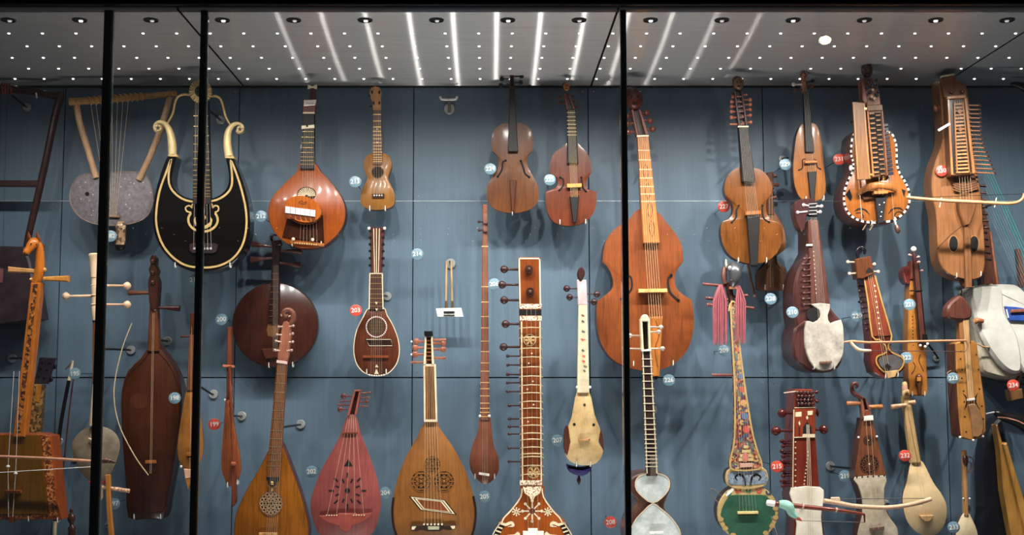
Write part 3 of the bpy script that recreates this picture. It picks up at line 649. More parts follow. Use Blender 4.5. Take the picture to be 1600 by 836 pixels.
for a, b in (((370, 90), (258, 74)), ((370, 150), (250, 160)), ((402, 108), (530, 116)), ((402, 176), (521, 191))): s.peg(a, b, .002, wood((86, 50, 44)), 7, 18, 'cone')
s.plate('bridge', [(308, 645), (405, 640), (398, 690), (330, 700)], .012, .012, wood((74, 38, 28)), .002)
s.plate('paler_patch', [(342, 512), (400, 508), (396, 572), (344, 574)], .0008, .001, wood((112, 76, 46)), 0, 2)  # paler brown patch below the end of the neck
s.strings((376, 190), (398, 190), (372, 660), (394, 660), 4, .02, .014, None, .0004)
s.bracket((430, 460), (430, 460), 'wall bracket behind the round moon guitar', [(348, 735), (478, 732)])
# --- cittern
Cc = (330, 470, .438)
s = Inst('cittern', 'amber pear-shaped cittern with gilt lace rose and scroll head, in front of the moon guitar', 'cittern', Cc, 4.58, (215, 962))
s.body([(205, 535), (172, 600), (130, 670), (97, 740), (83, 800), (86, 870), (122, 930), (195, 962), (272, 948), (328, 900), (346, 835), (339, 770), (315, 682), (282, 590), (254, 520), (235, 505)], .07, wood((132, 80, 26), .25, .25, .5), wood((80, 34, 20)), lip=-.0015)
s.plate('fingerboard', [(234, 224), (268, 226), (244, 630), (196, 630)], .014, .03, wood((112, 66, 32)), .002)
s.frets((234, 224), (268, 226), (196, 630), (244, 630), [.09, .17, .25, .33, .41, .485, .59, .66, .73, .79, .85, .9], .0153, BRASS, 3)
s.plate('fingerboard_end', [(195, 625), (243, 628), (238, 645), (224, 652), (212, 652), (197, 640)], .013, .012, EBONY, .001)
s.ribbon('mask_ornament', [(200, 640), (204, 660), (217, 668), (232, 660), (237, 640)], 5, .008, BRASS, False, .006, 3); s.ballish('mask_boss', (217, 650), 7, .012, BRASS); s.ballish('mask_drop', (217, 674), 6, .006, BRASS)
s.disc('rose', (213, 723), 40, .002, .002, wood((60, 36, 20)), 41)
for r, n in ((12, 6), (24, 10), (34, 16)):
    for k in range(n):
        a = 2 * math.pi * k / n; s.ribbon('rose_lace', [(213 + (r + 6 * math.cos(t)) * math.cos(a) - 6 * math.sin(t) * math.sin(a), 723 + (r + 6 * math.cos(t)) * math.sin(a) + 6 * math.sin(t) * math.cos(a)) for t in [q * 1.0472 for q in range(6)]], 2.4, .0032, plain((196, 160, 120), .4, .2), True, .0012)
s.ribbon('rose_ring', [(213 + 41 * math.cos(k * .2), 723 + 42 * math.sin(k * .2)) for k in range(32)], 3, .003, plain((120, 80, 50), .4), True)
s.bar('nut', (233, 216), (270, 222), 10, 10, .018, .014, plain((226, 190, 180), .4))
s.plate('pegbox', [(258, 75), (276, 78), (284, 120), (278, 165), (270, 215), (236, 208), (244, 150), (250, 105)], .012, .03, wood((150, 96, 76)), .003, 2)
s.tube('scroll', [(276, 90, .0), (292, 66, .004), (290, 42, .008), (272, 32, .012), (258, 42, .014), (264, 56, .016), (274, 50, .018)], [10, 10, 10, 9, 8, 6, 4], wood((120, 76, 58)), 10, None, 3)
for a, b in (((262, 48), (246, 52)), ((256, 92), (236, 93)), ((252, 122), (230, 120)), ((250, 148), (226, 142)), ((246, 178), (222, 176)), ((276, 55), (298, 52)), ((278, 92), (298, 88)), ((280, 120), (296, 116)), ((276, 148), (296, 146)), ((270, 178), (292, 176))): s.peg(a, b, .01, plain((190, 156, 140), .3, .5), 3.2, 5, 'ball')
s.strings((240, 220), (264, 222), (196, 850), (232, 850), 6, .019, .014, None, .0004)
s.bar('bridge', (170, 832), (235, 832), 8, 8, .014, .014, wood((200, 150, 90)))
s.bracket((470, 663), (440, 668), 'steel disc and dark rod right of the cittern neck', back=.01)
s.bracket((420, 780), (420, 780), 'wall bracket hidden behind the cittern body', back=.07)
# --- red lute 202
Cc = (470, 590, .294)
RED = wood((136, 72, 68), .4, .2, .15)
s = Inst('red_lute', 'dusty red lute with sunburst slits and triangular hole', 'lute', Cc, 4.64, (235, 905))
s.body([(246, 205), (216, 290), (166, 390), (110, 490), (70, 590), (52, 660), (60, 740), (90, 820), (145, 880), (235, 905), (325, 885), (385, 820), (415, 740), (425, 660), (407, 545), (370, 430), (320, 300), (293, 205)], .13, RED, wood((96, 44, 40)), bowl=True)
s.plate('sound_hole', [(253, 432), (276, 471), (229, 471)], .001, .001, DARKHOLE, 0); s.disc('sound_hole', (248, 601), 14, .001, .001, DARKHOLE, bev=0)
for k in range(8):
    a = math.pi * k / 4; ca, sa = math.cos(a), math.sin(a); s.bar('slit', (248 + 72 * ca, 602 + 70 * sa), (248 + 100 * ca, 602 + 97 * sa), 9, 9, .001, .001, DARKHOLE, 0)
    a += math.pi / 8; ca, sa = math.cos(a), math.sin(a); s.bar('slit', (248 + 48 * ca, 602 + 46 * sa), (248 + 70 * ca, 602 + 68 * sa), 9, 9, .001, .001, DARKHOLE, 0)
s.plate('bridge', [(97, 735), (190, 732), (200, 722), (290, 722), (300, 728), (378, 720), (360, 745), (325, 768), (273, 786), (270, 802), (238, 824), (206, 806), (204, 788), (150, 772), (112, 752)], .014, .014, wood((146, 74, 64), .4, .15, .1), .002)
for k in range(10): s.disc('bridge_pin', (135 + 14 * k if k < 5 else 280 + 14 * (k - 5), 732), 3, .018, .005, IVORY)
s.bar('nut', (222, 294), (301, 293), 8, 8, .008, .008, wood((120, 60, 50)))
s.plate('pegbox_rail', [(284, 68), (292, 66), (258, 200), (244, 200)], .01, .03, wood((150, 88, 76)), .002); s.plate('pegbox_rail', [(310, 66), (319, 66), (296, 195), (284, 200)], .01, .03, wood((150, 88, 76)), .002); s.bar('pegbox_cap', (284, 70), (319, 68), 8, 8, .012, .03, wood((150, 88, 76)))
s.plate('pegbox_floor', [(288, 70), (312, 70), (288, 198), (248, 198)], -.008, .012, wood((70, 32, 30)), 0)
for a, b, k, r in (((315, 85), (376, 80), 'stick', 7), ((312, 107), (370, 106), 'stick', 5), ((305, 130), (362, 127), 'disc', 10), ((300, 152), (358, 153), 'stick', 6), ((284, 100), (214, 98), 'disc', 15), ((276, 124), (207, 126), 'stick', 5), ((270, 146), (193, 145), 'stick', 6), ((262, 168), (196, 169), 'disc', 15)): s.peg(a, b, -.004, wood((90, 44, 40)), 4, r, k)
s.strings((255, 200), (288, 200), (140, 732), (335, 732), 5, .004, .016, GUT, .0004)
s.bracket((542, 680), (542, 680), 'wall bracket hidden behind the dusty red lute', back=.1)
# --- bandurria 203
Cc = (530, 340, .311)
s = Inst('bandurria', 'small dark mandolin with white edging and ringed sound hole', 'mandolin', Cc, 4.74, (187, 797))
BO = [(152, 452), (120, 500), (90, 560), (76, 620), (74, 680), (90, 740), (130, 782), (187, 796), (242, 784), (285, 740), (302, 680), (296, 612), (270, 542), (240, 490), (222, 452)]
s.body(BO, .09, wood((92, 50, 34), .25, .3, .5), wood((60, 32, 22)), bowl=True)
s.ribbon('edging', BO[:], 4, .001, IVORY, True, .0015, 3)
s.plate('fingerboard', [(152, 280), (218, 280), (222, 460), (149, 460)], .008, .02, wood((66, 36, 28)), .001)
for a, b in (((154, 280), (151, 460)), ((216, 280), (220, 460)), ((152, 281), (219, 281))): s.bar('binding', a, b, 5, 5, .009, .006, IVORY, 0)
s.frets((156, 290), (214, 290), (154, 460), (217, 460), [.06, .24, .4, .55, .68, .8, .91], .009, BRASS, 2.2)
for c in ((187, 428), (188, 461)): s.plate('inlay', [(c[0] - 7, c[1] - 6), (c[0], c[1] - 3), (c[0] + 7, c[1] - 6), (c[0], c[1] + 9)], .0095, .001, IVORY, 0)
s.plate('head', [(150, 50), (230, 50), (222, 120), (215, 278), (158, 278), (156, 120)], .006, .02, wood((84, 46, 40)), .001)
for x0, x1 in ((173, 178), (187, 187), (202, 197)): s.bar('stripe', (x0, 54), (x1, 276), 3.5, 3.5, .0072, .001, IVORY, 0)
for y in (68, 100, 134, 168, 204, 240):
    s.disc('peg_knob', (155, y), 8, .01, .012, BLACK, 7); s.disc('peg_knob', (220, y), 8, .01, .012, BLACK, 7)
for c in ((150, 54), (228, 54)): s.ballish('corner_knob', c, 8, .01, WHITE)
s.disc('sound_hole', (187, 549), 42, .001, .001, plain((40, 24, 16), .7))
for k in range(5): s.ribbon('rose_lattice', [(155 + 16 * k, 549 - (42 ** 2 - (155 + 16 * k - 187) ** 2) ** .5 * .9), (155 + 16 * k, 549 + (42 ** 2 - (155 + 16 * k - 187) ** 2) ** .5 * .9)], 2, .0016, wood((120, 88, 40)), False, .001); 
for k in range(4): s.ribbon('rose_lattice', [(187 - (42 ** 2 - (525 + 16 * k - 549) ** 2) ** .5 * .9, 525 + 16 * k), (187 + (42 ** 2 - (525 + 16 * k - 549) ** 2) ** .5 * .9, 525 + 16 * k)], 2, .0016, wood((120, 88, 40)), False, .001)
for k in range(34): a = 2 * math.pi * k / 34; s.disc('pearl', (187 + 51 * math.cos(a), 549 + 51 * math.sin(a)), 3.4, .0016, .001, WHITE, n=8, bev=0)
s.plate('pickguard', [(130, 608), (262, 608), (273, 648), (148, 648)], .002, .002, wood((44, 26, 20)), .0005); s.ribbon('pickguard_line', [(136, 612), (260, 612), (267, 644), (151, 644)], 2.5, .0026, IVORY, True, .001)
s.bar('bridge', (118, 699), (248, 699), 12, 12, .01, .01, wood((130, 70, 46)))
s.plate('inlay', [(180, 752), (188, 738), (197, 752)], .001, .001, IVORY, 0); s.plate('inlay', [(176, 786), (187, 760), (199, 786)], .001, .001, IVORY, 0)
for k in range(7): s.disc('tail_pin', (152 + 12 * k, 790 + 4 * math.sin(k * .52)), 4, .004, .008, WHITE, n=10)
s.strings((165, 280), (208, 280), (160, 785), (214, 785), 6, .011, .008, None, .0003)
s.bracket((605, 463), (592, 462), 'steel wall disc just right of the small mandolin neck', [(138, 775), (236, 775)], back=.0)
# --- lute 204
Cc = (590, 500, .402)
LU = wood((136, 90, 46), .38, .2, .2)
s = Inst('pear_lute', 'tan pear-shaped lute with three lattice roses and slanted parallelogram plate', 'lute', Cc, 4.62, (215, 942))
s.body([(184, 395), (150, 462), (110, 532), (76, 620), (57, 720), (60, 790), (85, 862), (142, 922), (217, 942), (300, 917), (360, 850), (382, 760), (370, 672), (335, 572), (285, 482), (242, 422), (231, 395)], .14, LU, wood((84, 50, 28)), bowl=True)
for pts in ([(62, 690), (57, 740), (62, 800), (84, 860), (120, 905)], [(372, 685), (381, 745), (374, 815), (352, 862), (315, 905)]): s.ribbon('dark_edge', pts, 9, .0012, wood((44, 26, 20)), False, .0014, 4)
s.plate('neck', [(178, 172), (226, 172), (232, 396), (180, 396)], .01, .03, IVORY, .001)
s.plate('fingerboard', [(184, 180), (220, 180), (225, 386), (187, 386)], .0112, .006, wood((120, 82, 48)), .0005); s.ribbon('neck_stripe', [(202, 182), (206, 384)], 12, .0118, wood((84, 52, 32)), False, .001)
s.plate('pegbox_rail', [(184, 62), (190, 62), (187, 172), (178, 172)], .014, .03, IVORY, .001); s.plate('pegbox_rail', [(207, 62), (213, 62), (219, 172), (211, 172)], .014, .03, IVORY, .001); s.plate('pegbox_floor', [(188, 62), (210, 62), (214, 170), (184, 170)], 0, .012, wood((120, 72, 48)), 0)
for y in (80, 95, 110, 125, 140, 155): s.bar('crossbar', (187, y), (212, y), 4, 4, .01, .006, wood((150, 96, 66)), 0)
s.plate('head_block', [(181, 43), (213, 43), (215, 60), (209, 66), (188, 66), (181, 60)], .02, .034, BLACK, .002)
for y in (84, 108, 134, 165): s.peg((192, y), (134 + (y == 84) * 6 - (y == 165) * 4, y), .004, wood((150, 94, 74)), 5, 13 if y != 165 else 5, 'disc' if y != 165 else 'stick')
for y in (78, 91, 114, 148): s.peg((207, y), (266, y), .004, wood((150, 94, 74)), 5, 12 if y in (91, 114) else 7, 'disc' if y != 78 else 'stick')
for y in (84, 134, 165): s.ballish('peg_cap', (132, y), 4, .004, WHITE)
def lattice_rose(s, c, r, n=4):
    s.disc('rose_hole', c, r, .0008, .001, DARKHOLE, bev=0)
    for k in range(-2, 3):
        q = k * r * .4; h = (r * r - q * q) ** .5
        s.bar('rose_bar', (c[0] - h, c[1] + q), (c[0] + h, c[1] + q), r * .12, r * .12, .002, .0014, LU, 0)
        s.bar('rose_bar', (c[0] + q, c[1] - h), (c[0] + q, c[1] + h), r * .12, r * .12, .002, .0014, LU, 0) if k in (-1, 1) else None
    for k in range(6):
        a = math.pi * k / 3; s.ribbon('rose_loop', [(c[0] + r * .5 * math.cos(a) + r * .34 * math.cos(t), c[1] + r * .5 * math.sin(a) + r * .34 * math.sin(t)) for t in [q * math.pi / 5 for q in range(10)]], r * .12, .0022, LU, True, .0014)
    s.ballish('rose_boss', c, r * .13, .002, LU)
    s.ribbon('rose_rim', [(c[0] + r * math.cos(k * math.pi / 16), c[1] + r * math.sin(k * math.pi / 16)) for k in range(32)], r * .08, .0018, LU, True)
for c, r in (((213, 560), 31), ((169, 627), 40), ((258, 627), 40)): lattice_rose(s, c, r)
PG = [(122, 685), (262, 700), (307, 757), (165, 738)]
def shrink(p, k): cx = sum(q[0] for q in p) / len(p); cy = sum(q[1] for q in p) / len(p); return [(cx + (q[0] - cx) * k, cy + (q[1] - cy) * k) for q in p]
for k, f, mt in ((1, .0012, BLACK), (.93, .0017, IVORY), (.82, .0022, BLACK), (.76, .0027, IVORY), (.66, .0032, wood((130, 72, 40)))): s.plate('inlay_plate', shrink(PG, k), f, f, mt, 0)
s.plate('bridge', [(128, 800), (150, 797), (175, 800), (180, 792), (255, 792), (260, 800), (285, 796), (305, 797), (302, 812), (280, 818), (255, 814), (240, 822), (195, 822), (170, 816), (150, 822), (130, 820)], .012, .012, wood((52, 40, 32)), .001)
s.plate('bridge_inlay', [(133, 803), (150, 802), (142, 815), (132, 815)], .0128, .001, IVORY, 0); s.plate('bridge_inlay', [(283, 801), (302, 800), (300, 811), (290, 812)], .0128, .001, IVORY, 0); s.plate('bridge_inlay', [(195, 802), (240, 802), (238, 815), (197, 815)], .0128, .001, plain((170, 170, 140)), 0)
for k in range(6): s.disc('bridge_pin', (180 + 14 * k, 795), 4, .0145, .004, IVORY, n=10)
s.strings((187, 172), (216, 172), (182, 796), (250, 796), 6, .016, .014, GUT, .0004)
s.bracket((676, 700), (676, 700), 'wall bracket hidden behind the tan pear lute', back=.11)
# --- long neck lute 205
Cc = (720, 310, .586)
s = Inst('long_necked_lute', 'slim brown long-necked lute with a small pear body', 'lute', Cc, 4.70, (65, 762))
LW = wood((128, 78, 58), .35, .2, .3)
s.body([(53, 578), (46, 620), (31, 660), (23, 698), (29, 730), (50, 755), (65, 762), (84, 753), (101, 727), (100, 692), (86, 650), (77, 578)], .07, LW, wood((88, 50, 36)), bowl=True)
s.plate('neck', [(58, 16), (71, 16), (76, 590), (52, 590)], .006, .026, wood((134, 84, 66), .35, .2, .3), .002)
s.frets((57.5, 40), (71.5, 40), (52, 590), (76, 590), [.16, .355, .43, .5, .555, .62, .67, .725, .765, .82, .85, .885, .92, .945, .965, .985], .0075, plain((216, 170, 110), .5), 2.4, .8)
for y in (62, 85, 68, 90): s.peg((60, y), (45, y) if y in (62, 85) else (72, y), .008, wood((60, 34, 30)), 2.5, 4, 'ball', .014)
s.bar('bridge', (48, 734), (76, 738), 6, 6, .01, .01, WHITE); s.strings((62, 40), (68, 40), (58, 755), (70, 755), 3, .01, .011, None, .0004)
for c in ((51, 580), (76, 580)): s.ballish('clip', c, 4, .004, CLEAR)
s.bracket((757, 600), (757, 600), 'wall bracket behind the slim long-necked lute', [(38, 742), (90, 742)])
# --- sitar 206
Cc = (760, 390, .5335)
s = Inst('sitar', 'brown sitar with arched metal frets and white inlaid ornament', 'sitar', Cc, 4.54, (132, 1000))
SW = wood((120, 62, 30), .25, .25, .5)
s.body([(102, 688), (99, 722), (70, 762), (36, 800), (16, 850), (16, 920), (60, 978), (132, 1000), (205, 978), (250, 925), (253, 855), (234, 800), (196, 762), (169, 722), (165, 688)], .22, wood((150, 78, 32), .25, .25, .5), wood((110, 56, 30)), bowl=True)
s.plate('neck', [(93, 22), (159, 22), (160, 180), (165, 700), (102, 700), (96, 180)], .02, .05, SW, .003)
for a, b in (((96, 24), (99, 170)), ((156, 24), (158, 170)), ((95, 26), (158, 26)), ((103, 210), (106, 690)), ((157, 210), (161, 690))): s.bar('edge_inlay', a, b, 4, 4, .0206, .001, IVORY, 0)
LACE = painted([(226, 214, 186), (120, 70, 44), (226, 214, 186), (200, 180, 150)], 260)
for y in (166, 201, 683): s.bar('inlay_band', (98, y), (162, y), 14, 14, .0208, .001, LACE, 0)
s.bar('dark_band', (96, 184), (161, 184), 16, 16, .0206, .001, EBONY, 0)
for c in ((127, 265), (138, 652)):
    s.ribbon('ring_inlay', [(c[0] + 17 * math.cos(k * .4), c[1] + 17 * math.sin(k * .4)) for k in range(16)], 2.5, .0206, plain((190, 160, 110)), True, .001)
    for k in range(6): a = k * math.pi / 3; s.bar('petal_inlay', c, (c[0] + 14 * math.cos(a), c[1] + 14 * math.sin(a)), 2, 6, .0206, .001, plain((190, 160, 110)), 0)
for y in (230, 258, 290, 316, 345, 372, 398, 421, 446, 466, 494, 516, 539, 557, 580, 599, 608, 634, 659):
    t = (y - 180) / 520; xl, xr = 96 + 6 * t - 2, 160 + 5 * t + 3; mx = (xl + xr) / 2
    s.tube('fret', [(xl, y + 3, .014), (xl + 4, y, .03), (mx, y - 2, .038), (xr - 4, y - 1, .03), (xr, y + 2, .014)], 1.35, plain((190, 172, 132), .35, .3), 6)
for y, x in ((58, 40), (103, 34), (148, 40), (218, 44), (285, 38)): s.peg((98, y), (x, y), .002, wood((60, 38, 36)), 4, 12, 'ball', .004)
for y in (312, 338, 366, 390, 416, 457, 496, 519, 540, 582, 621): s.peg((100, y), (57 + (y > 430) * 5, y), .0, wood((56, 32, 30)), 2.5, 5.5, 'ball')
for c in ((125, 57), (128, 123)): s.disc('front_peg', c, 12, .04, .02, wood((60, 36, 30))); s.ballish('front_peg_boss', c, 5, .042, wood((96, 60, 48)))
for x, y in ((133, 316), (124, 345), (136, 398), (120, 421), (138, 466), (122, 516)): s.disc('dot_inlay', (x, y - 12), 2.5, .0206, .001, IVORY, n=10, bev=0)
BORD = [(104, 690), (101, 724), (72, 764), (52, 785), (45, 800)]
s.ribbon('border', BORD, 4, .001, IVORY, False, .001, 3); s.ribbon('border', [(163, 690), (167, 724), (194, 764), (214, 785), (222, 800)], 4, .001, IVORY, False, .001, 3)
for sx in (-1, 1):
    m = lambda x: 134 + sx * (x - 134)
    s.ribbon('leaf_scroll', [(m(222), 800), (m(212), 806), (m(196), 800), (m(188), 808), (m(205), 812)], [4, 8, 9, 6, 2], .001, IVORY, False, .001, 3)
    s.ribbon('band_inlay', [(m(222), 803), (m(238), 830), (m(244), 870), (m(240), 915), (m(215), 960)], 20, .0008, BLACK, False, .001, 4)
    for k in range(14):
        t = k / 13; x = 224 + 20 * math.sin(t * 2.6); y = 806 + 145 * t; s.bar('band_tooth', (m(x - 7), y), (m(x + 8), y - 5), 4, 4, .0014, .001, IVORY, 0)
    s.ribbon('band_edge', [(m(226), 798), (m(249), 835), (m(254), 875), (m(248), 925)], 3, .0014, IVORY, False, .001, 4)
    s.plate('bird_inlay', [(m(168), 838), (m(176), 826), (m(186), 834), (m(206), 836), (m(186), 843), (m(180), 852)], .001, .001, IVORY, 0, 2)
    for k in range(8): a = k * math.pi / 4; s.bar('flower_petal', (m(180), 768), (m(180) + 13 * math.cos(a), 768 + 13 * math.sin(a)), 2, 4, .001, .001, IVORY, 0)
for k in range(8):
    a = k * math.pi / 4; q = (134 + 28 * math.cos(a), 766 + 30 * math.sin(a)); s.bar('snow_ray', (134, 766), q, 5, 3, .001, .001, IVORY, 0); s.disc('snow_tip', q, 4.5, .0012, .0012, IVORY, n=10, bev=0)
s.disc('snow_centre', (134, 766), 9, .0016, .001, wood((100, 56, 40)), n=8, bev=0)
s.plate('collar_inlay', [(108, 694), (160, 694), (154, 712), (140, 722), (134, 734), (128, 722), (114, 712)], .0212, .021, LACE, 0)
s.ribbon('collar_edge', [(108, 694), (114, 713), (127, 722), (134, 736), (141, 722), (155, 713), (160, 694)], 3, .0218, IVORY, False, .001, 2)
s.plate('bridge', [(107, 826), (122, 826), (122, 818), (150, 818), (150, 826), (168, 826), (168, 852), (107, 852)], .022, .02, WHITE, .001)
s.strings((118, 170), (144, 170), (122, 825), (152, 825), 3, .042, .024, None, .0004)
s.bracket((831, 620), (831, 620), 'wall bracket hidden behind the sitar neck', back=.03)
s.bracket((840, 800), (840, 800), 'wall bracket hidden behind the sitar gourd', back=.18)
# --- 207
Cc = (860, 400, .4545)
s = Inst('skin_belly_fiddle', 'pale fiddle with waisted skin belly, painted neck and violet base', 'fiddle', Cc, 4.59, (98, 782))
s.body([(92, 466), (74, 550), (58, 600), (70, 640), (50, 672), (68, 706), (112, 720), (158, 712), (182, 672), (166, 640), (172, 600), (152, 545), (133, 466)], .08, skin((196, 168, 116), (160, 130, 84), .5, 12), wood((72, 40, 30)), bowl=True, names=('skin', 'bowl'))
s.plate('neck', [(97, 166), (127, 166), (134, 470), (92, 470)], .008, .03, plain((206, 192, 160), .45), .002)
for x, y, c in ((112, 205, (120, 80, 60)), (112, 225, (60, 80, 70)), (113, 260, (70, 90, 80)), (110, 288, (190, 70, 60)), (112, 325, (70, 80, 70)), (115, 345, (196, 80, 70)), (114, 362, (196, 80, 70)), (120, 380, (80, 96, 80)), (117, 395, (90, 100, 80))): s.disc('painted_flower', (x, y), 6, .0088, .001, plain(c), 4, 30, 8, bev=0)
s.ribbon('painted_stem', [(104, 285), (122, 288)], 2, .0086, plain((190, 70, 60)), False, .001)
s.plate('pegbox', [(91, 82), (124, 82), (128, 168), (95, 168)], .01, .04, plain((190, 170, 172), .4), .003)
s.plate('spade_top', [(104, 88), (93, 66), (96, 46), (106, 38), (117, 48), (118, 66)], .016, .036, wood((56, 32, 28)), .005, 3)
for a, b in (((93, 112), (44, 112)), ((95, 142), (54, 142)), ((126, 130), (172, 131)), ((127, 156), (162, 159))): s.peg(a, b, -.004, wood((54, 32, 32)), 3, 12, 'ball')
s.plate('wood_waist', [(50, 596), (62, 584), (68, 630), (66, 660), (56, 690), (46, 650)], .0016, .05, wood((88, 46, 34)), .003, 2); s.plate('wood_waist', [(176, 600), (182, 640), (184, 668), (172, 640), (168, 610)], .0016, .04, wood((88, 46, 34)), .003, 2)
for c in ((117, 512), (82, 579), (149, 580)): s.disc('sound_hole', c, 5, .0012, .001, DARKHOLE, n=14, bev=0)
s.bar('bridge', (96, 636), (137, 630), 6, 6, .012, .012, wood((190, 140, 100)))
s.plate('violet_base', [(56, 716), (70, 722), (110, 728), (142, 718), (136, 742), (112, 757), (78, 750), (62, 738)], -.01, .06, skin((48, 42, 96), (28, 22, 52), .35, 20), .01, 2)
s.tube('finial', [(98, 752, -.03), (98, 762, -.03), (98, 768, -.03), (98, 774, -.03), (98, 786, -.03)], [4, 4, 7, 7, 2], wood((50, 30, 26)), 10)
s.strings((106, 120), (118, 120), (110, 712), (122, 712), 3, .014, .006, GUT, .0004)
for c in ((92, 451), (136, 451)): s.ballish('clip', c, 5, .006, CLEAR)
s.bracket((909, 560), (909, 560), 'wall bracket behind the pale skin-bellied fiddle', [(90, 716), (138, 716)], back=.02)
# --- tar 208
Cc = (960, 480, .426)
s = Inst('double_heart_lute', 'long-necked lute with two heart-shaped white skins and dark wooden body', 'lute', Cc, 4.44, (170, 1000))
s.plate('neck', [(102, 158), (135, 158), (158, 620), (118, 620)], .012, .034, wood((48, 34, 32)), .002)
for a, b in (((104, 160), (120, 610)), ((132, 160), (156, 610))): s.bar('edge_binding', a, b, 4, 4, .0128, .004, IVORY, 0)
s.frets((102, 158), (135, 158), (118, 612), (158, 612), [.07, .13, .19, .25, .31, .37, .43, .49, .55, .6, .64, .68, .72, .755, .79, .82, .85, .88, .91, .94], .0145, plain((214, 200, 170), .4), 3, 3)
s.plate('pegbox_rail', [(95, 42), (102, 40), (108, 158), (100, 160)], .014, .04, IVORY, .002); s.plate('pegbox_rail', [(123, 40), (130, 42), (134, 158), (127, 158)], .014, .04, IVORY, .002); s.plate('pegbox_cap', [(100, 36), (106, 28), (113, 26), (120, 28), (126, 36), (126, 52), (100, 52)], .016, .04, IVORY, .003); s.plate('pegbox_floor', [(102, 50), (124, 50), (128, 158), (107, 158)], -.016, .012, wood((50, 34, 26)), 0)
s.bar('nut', (100, 159), (135, 157), 7, 7, .018, .01, WHITE)
PEGS = plain((196, 178, 160), .35, .35)
for a, b in (((105, 105), (48, 104)), ((108, 153), (28, 152)), ((126, 73), (180, 74)), ((128, 92), (172, 90)), ((130, 152), (186, 152))): s.peg(a, b, -.006, PEGS, 3.5, 9, 'ball')
s.use((960, 700, .1875))
OUTB = [(170, 232), (140, 262), (136, 320), (150, 380), (190, 440), (160, 500), (120, 580), (92, 680), (100, 780), (160, 870), (300, 905), (440, 890), (530, 810), (560, 720), (530, 640), (460, 560), (415, 500), (430, 430), (468, 340), (470, 280), (446, 238), (400, 216), (330, 208), (240, 208)]
s.plate('body', OUTB, -.004, .17, wood((86, 60, 50), .3, .3, .3), .006, 3)
GS = skin((198, 202, 198), (150, 160, 158), .5, 22)
UP = [(240, 222), (196, 246), (174, 290), (184, 350), (240, 412), (320, 460), (400, 412), (450, 350), (462, 292), (442, 246), (400, 222), (350, 212), (290, 212)]
LO = [(320, 462), (250, 520), (180, 594), (142, 670), (136, 740), (160, 800), (240, 850), (340, 862), (450, 845), (530, 790), (552, 715), (520, 640), (450, 556), (380, 500)]
s.plate('upper_skin', UP, .002, .006, GS, .002, 2); s.plate('lower_skin', LO, .002, .006, GS, .002, 2)
s.ribbon('upper_rim', UP, 7, .0035, plain((216, 190, 160), .4), True, .003, 2); s.ribbon('lower_rim', LO, 7, .0035, plain((216, 190, 160), .4), True, .003, 2)
s.plate('bridge', [(292, 702), (410, 700), (408, 716), (294, 718)], .018, .018, WHITE, .001)
s.strings((300, 60), (335, 60), (318, 705), (380, 705), 6, .018, .02, None, .0003)
s.bracket((1020, 640), (1015, 640), 'wall bracket hidden behind the double heart lute neck', back=.02)
s.bracket((1025, 800), (1020, 800), 'wall bracket hidden behind the double heart lute body', back=.15)
# --- horse head fiddle
Cc = (0, 350, .323)
HW = wood((196, 116, 44), .3, .2, .5)
s = Inst('horse_head_fiddle', 'amber square fiddle with a carved horse head and two long pegs', 'fiddle', Cc, 4.50, (40, 1280))
s.tube('horse_neck', [(170, 288, 0), (182, 262, 0), (192, 220, 0), (194, 170, 0), (190, 120, 0), (178, 88, .004)], [20, 23, 24, 23, 22, 20], HW, 12, .8, 3)
s.tube('horse_head', [(180, 80, .006), (168, 88, .014), (152, 104, .022), (136, 126, .03), (124, 140, .034), (116, 146, .034)], [18, 26, 24, 18, 17, 9], HW, 12, .8, 3)
for c in ((138, 52), (180, 54)): s.tube('ear', [(c[0] + 10, c[1] + 30, .012), (c[0] + 2, c[1] + 8, .016), (c[0] - 2, c[1] - 16, .018)], [9, 9, 1], wood((120, 60, 26)), 8, .5)
for c in ((150, 96), (176, 100)): s.ballish('eye', c, 4, .04, BLACK)
for c in ((120, 140), (130, 146)): s.ballish('nostril', c, 3.5, .045, DARKHOLE)
s.bar('mouth', (116, 152), (138, 152), 3, 3, .044, .006, DARKHOLE, 0)
for k in range(7): s.tube('mane', [(200 - k * 1, 95 + 22 * k, -.004), (212, 106 + 22 * k, -.002), (208, 120 + 22 * k, 0)], [4, 6, 2], wood((110, 56, 24)), 6)
s.plate('neck', [(148, 284), (198, 284), (118, 1030), (62, 1030)], .014, .04, HW, .003)
s.plate('neck_inlay', [(160, 292), (182, 292), (100, 1010), (78, 1010)], .0148, .002, painted([(90, 46, 22), (150, 90, 40), (60, 30, 16), (176, 110, 50)], 120), 0)
PK = wood((226, 170, 110), .4, .12)
s.bar('peg', (165, 228), (36, 219), 20, 28, .006, .02, PK, .004); s.bar('peg', (205, 264), (331, 264), 18, 30, .006, .02, wood((214, 150, 76), .4, .12), .004)
s.ballish('peg_end', (216, 221), 10, .0, PK); s.ballish('peg_end', (150, 268), 8, .0, PK)
s.use((0, 560, .33))
s.plate('body_frame', [(-235, 356), (190, 356), (242, 368), (284, 765), (-275, 765)], 0, .09, wood((150, 74, 30), .3, .25, .4), .004)
s.plate('soundboard', [(-185, 364), (188, 364), (226, 738), (-222, 738)], .0025, .006, wood((112, 76, 22), .25, .2, .5), .001)
s.plate('fret_border', [(-222, 738), (226, 738), (230, 760), (-226, 760)], .001, .003, painted([(70, 34, 16), (140, 80, 34)], 130), 0)
s.plate('side_border', [(194, 366), (236, 376), (274, 752), (234, 746)], .0015, .003, painted([(130, 64, 26), (176, 100, 44), (90, 42, 20), (200, 130, 70)], 150), 0)
for c in ((38, 512), (74, 545)): s.ballish('tuning_bead', c, 9, .016, WHITE, 7)
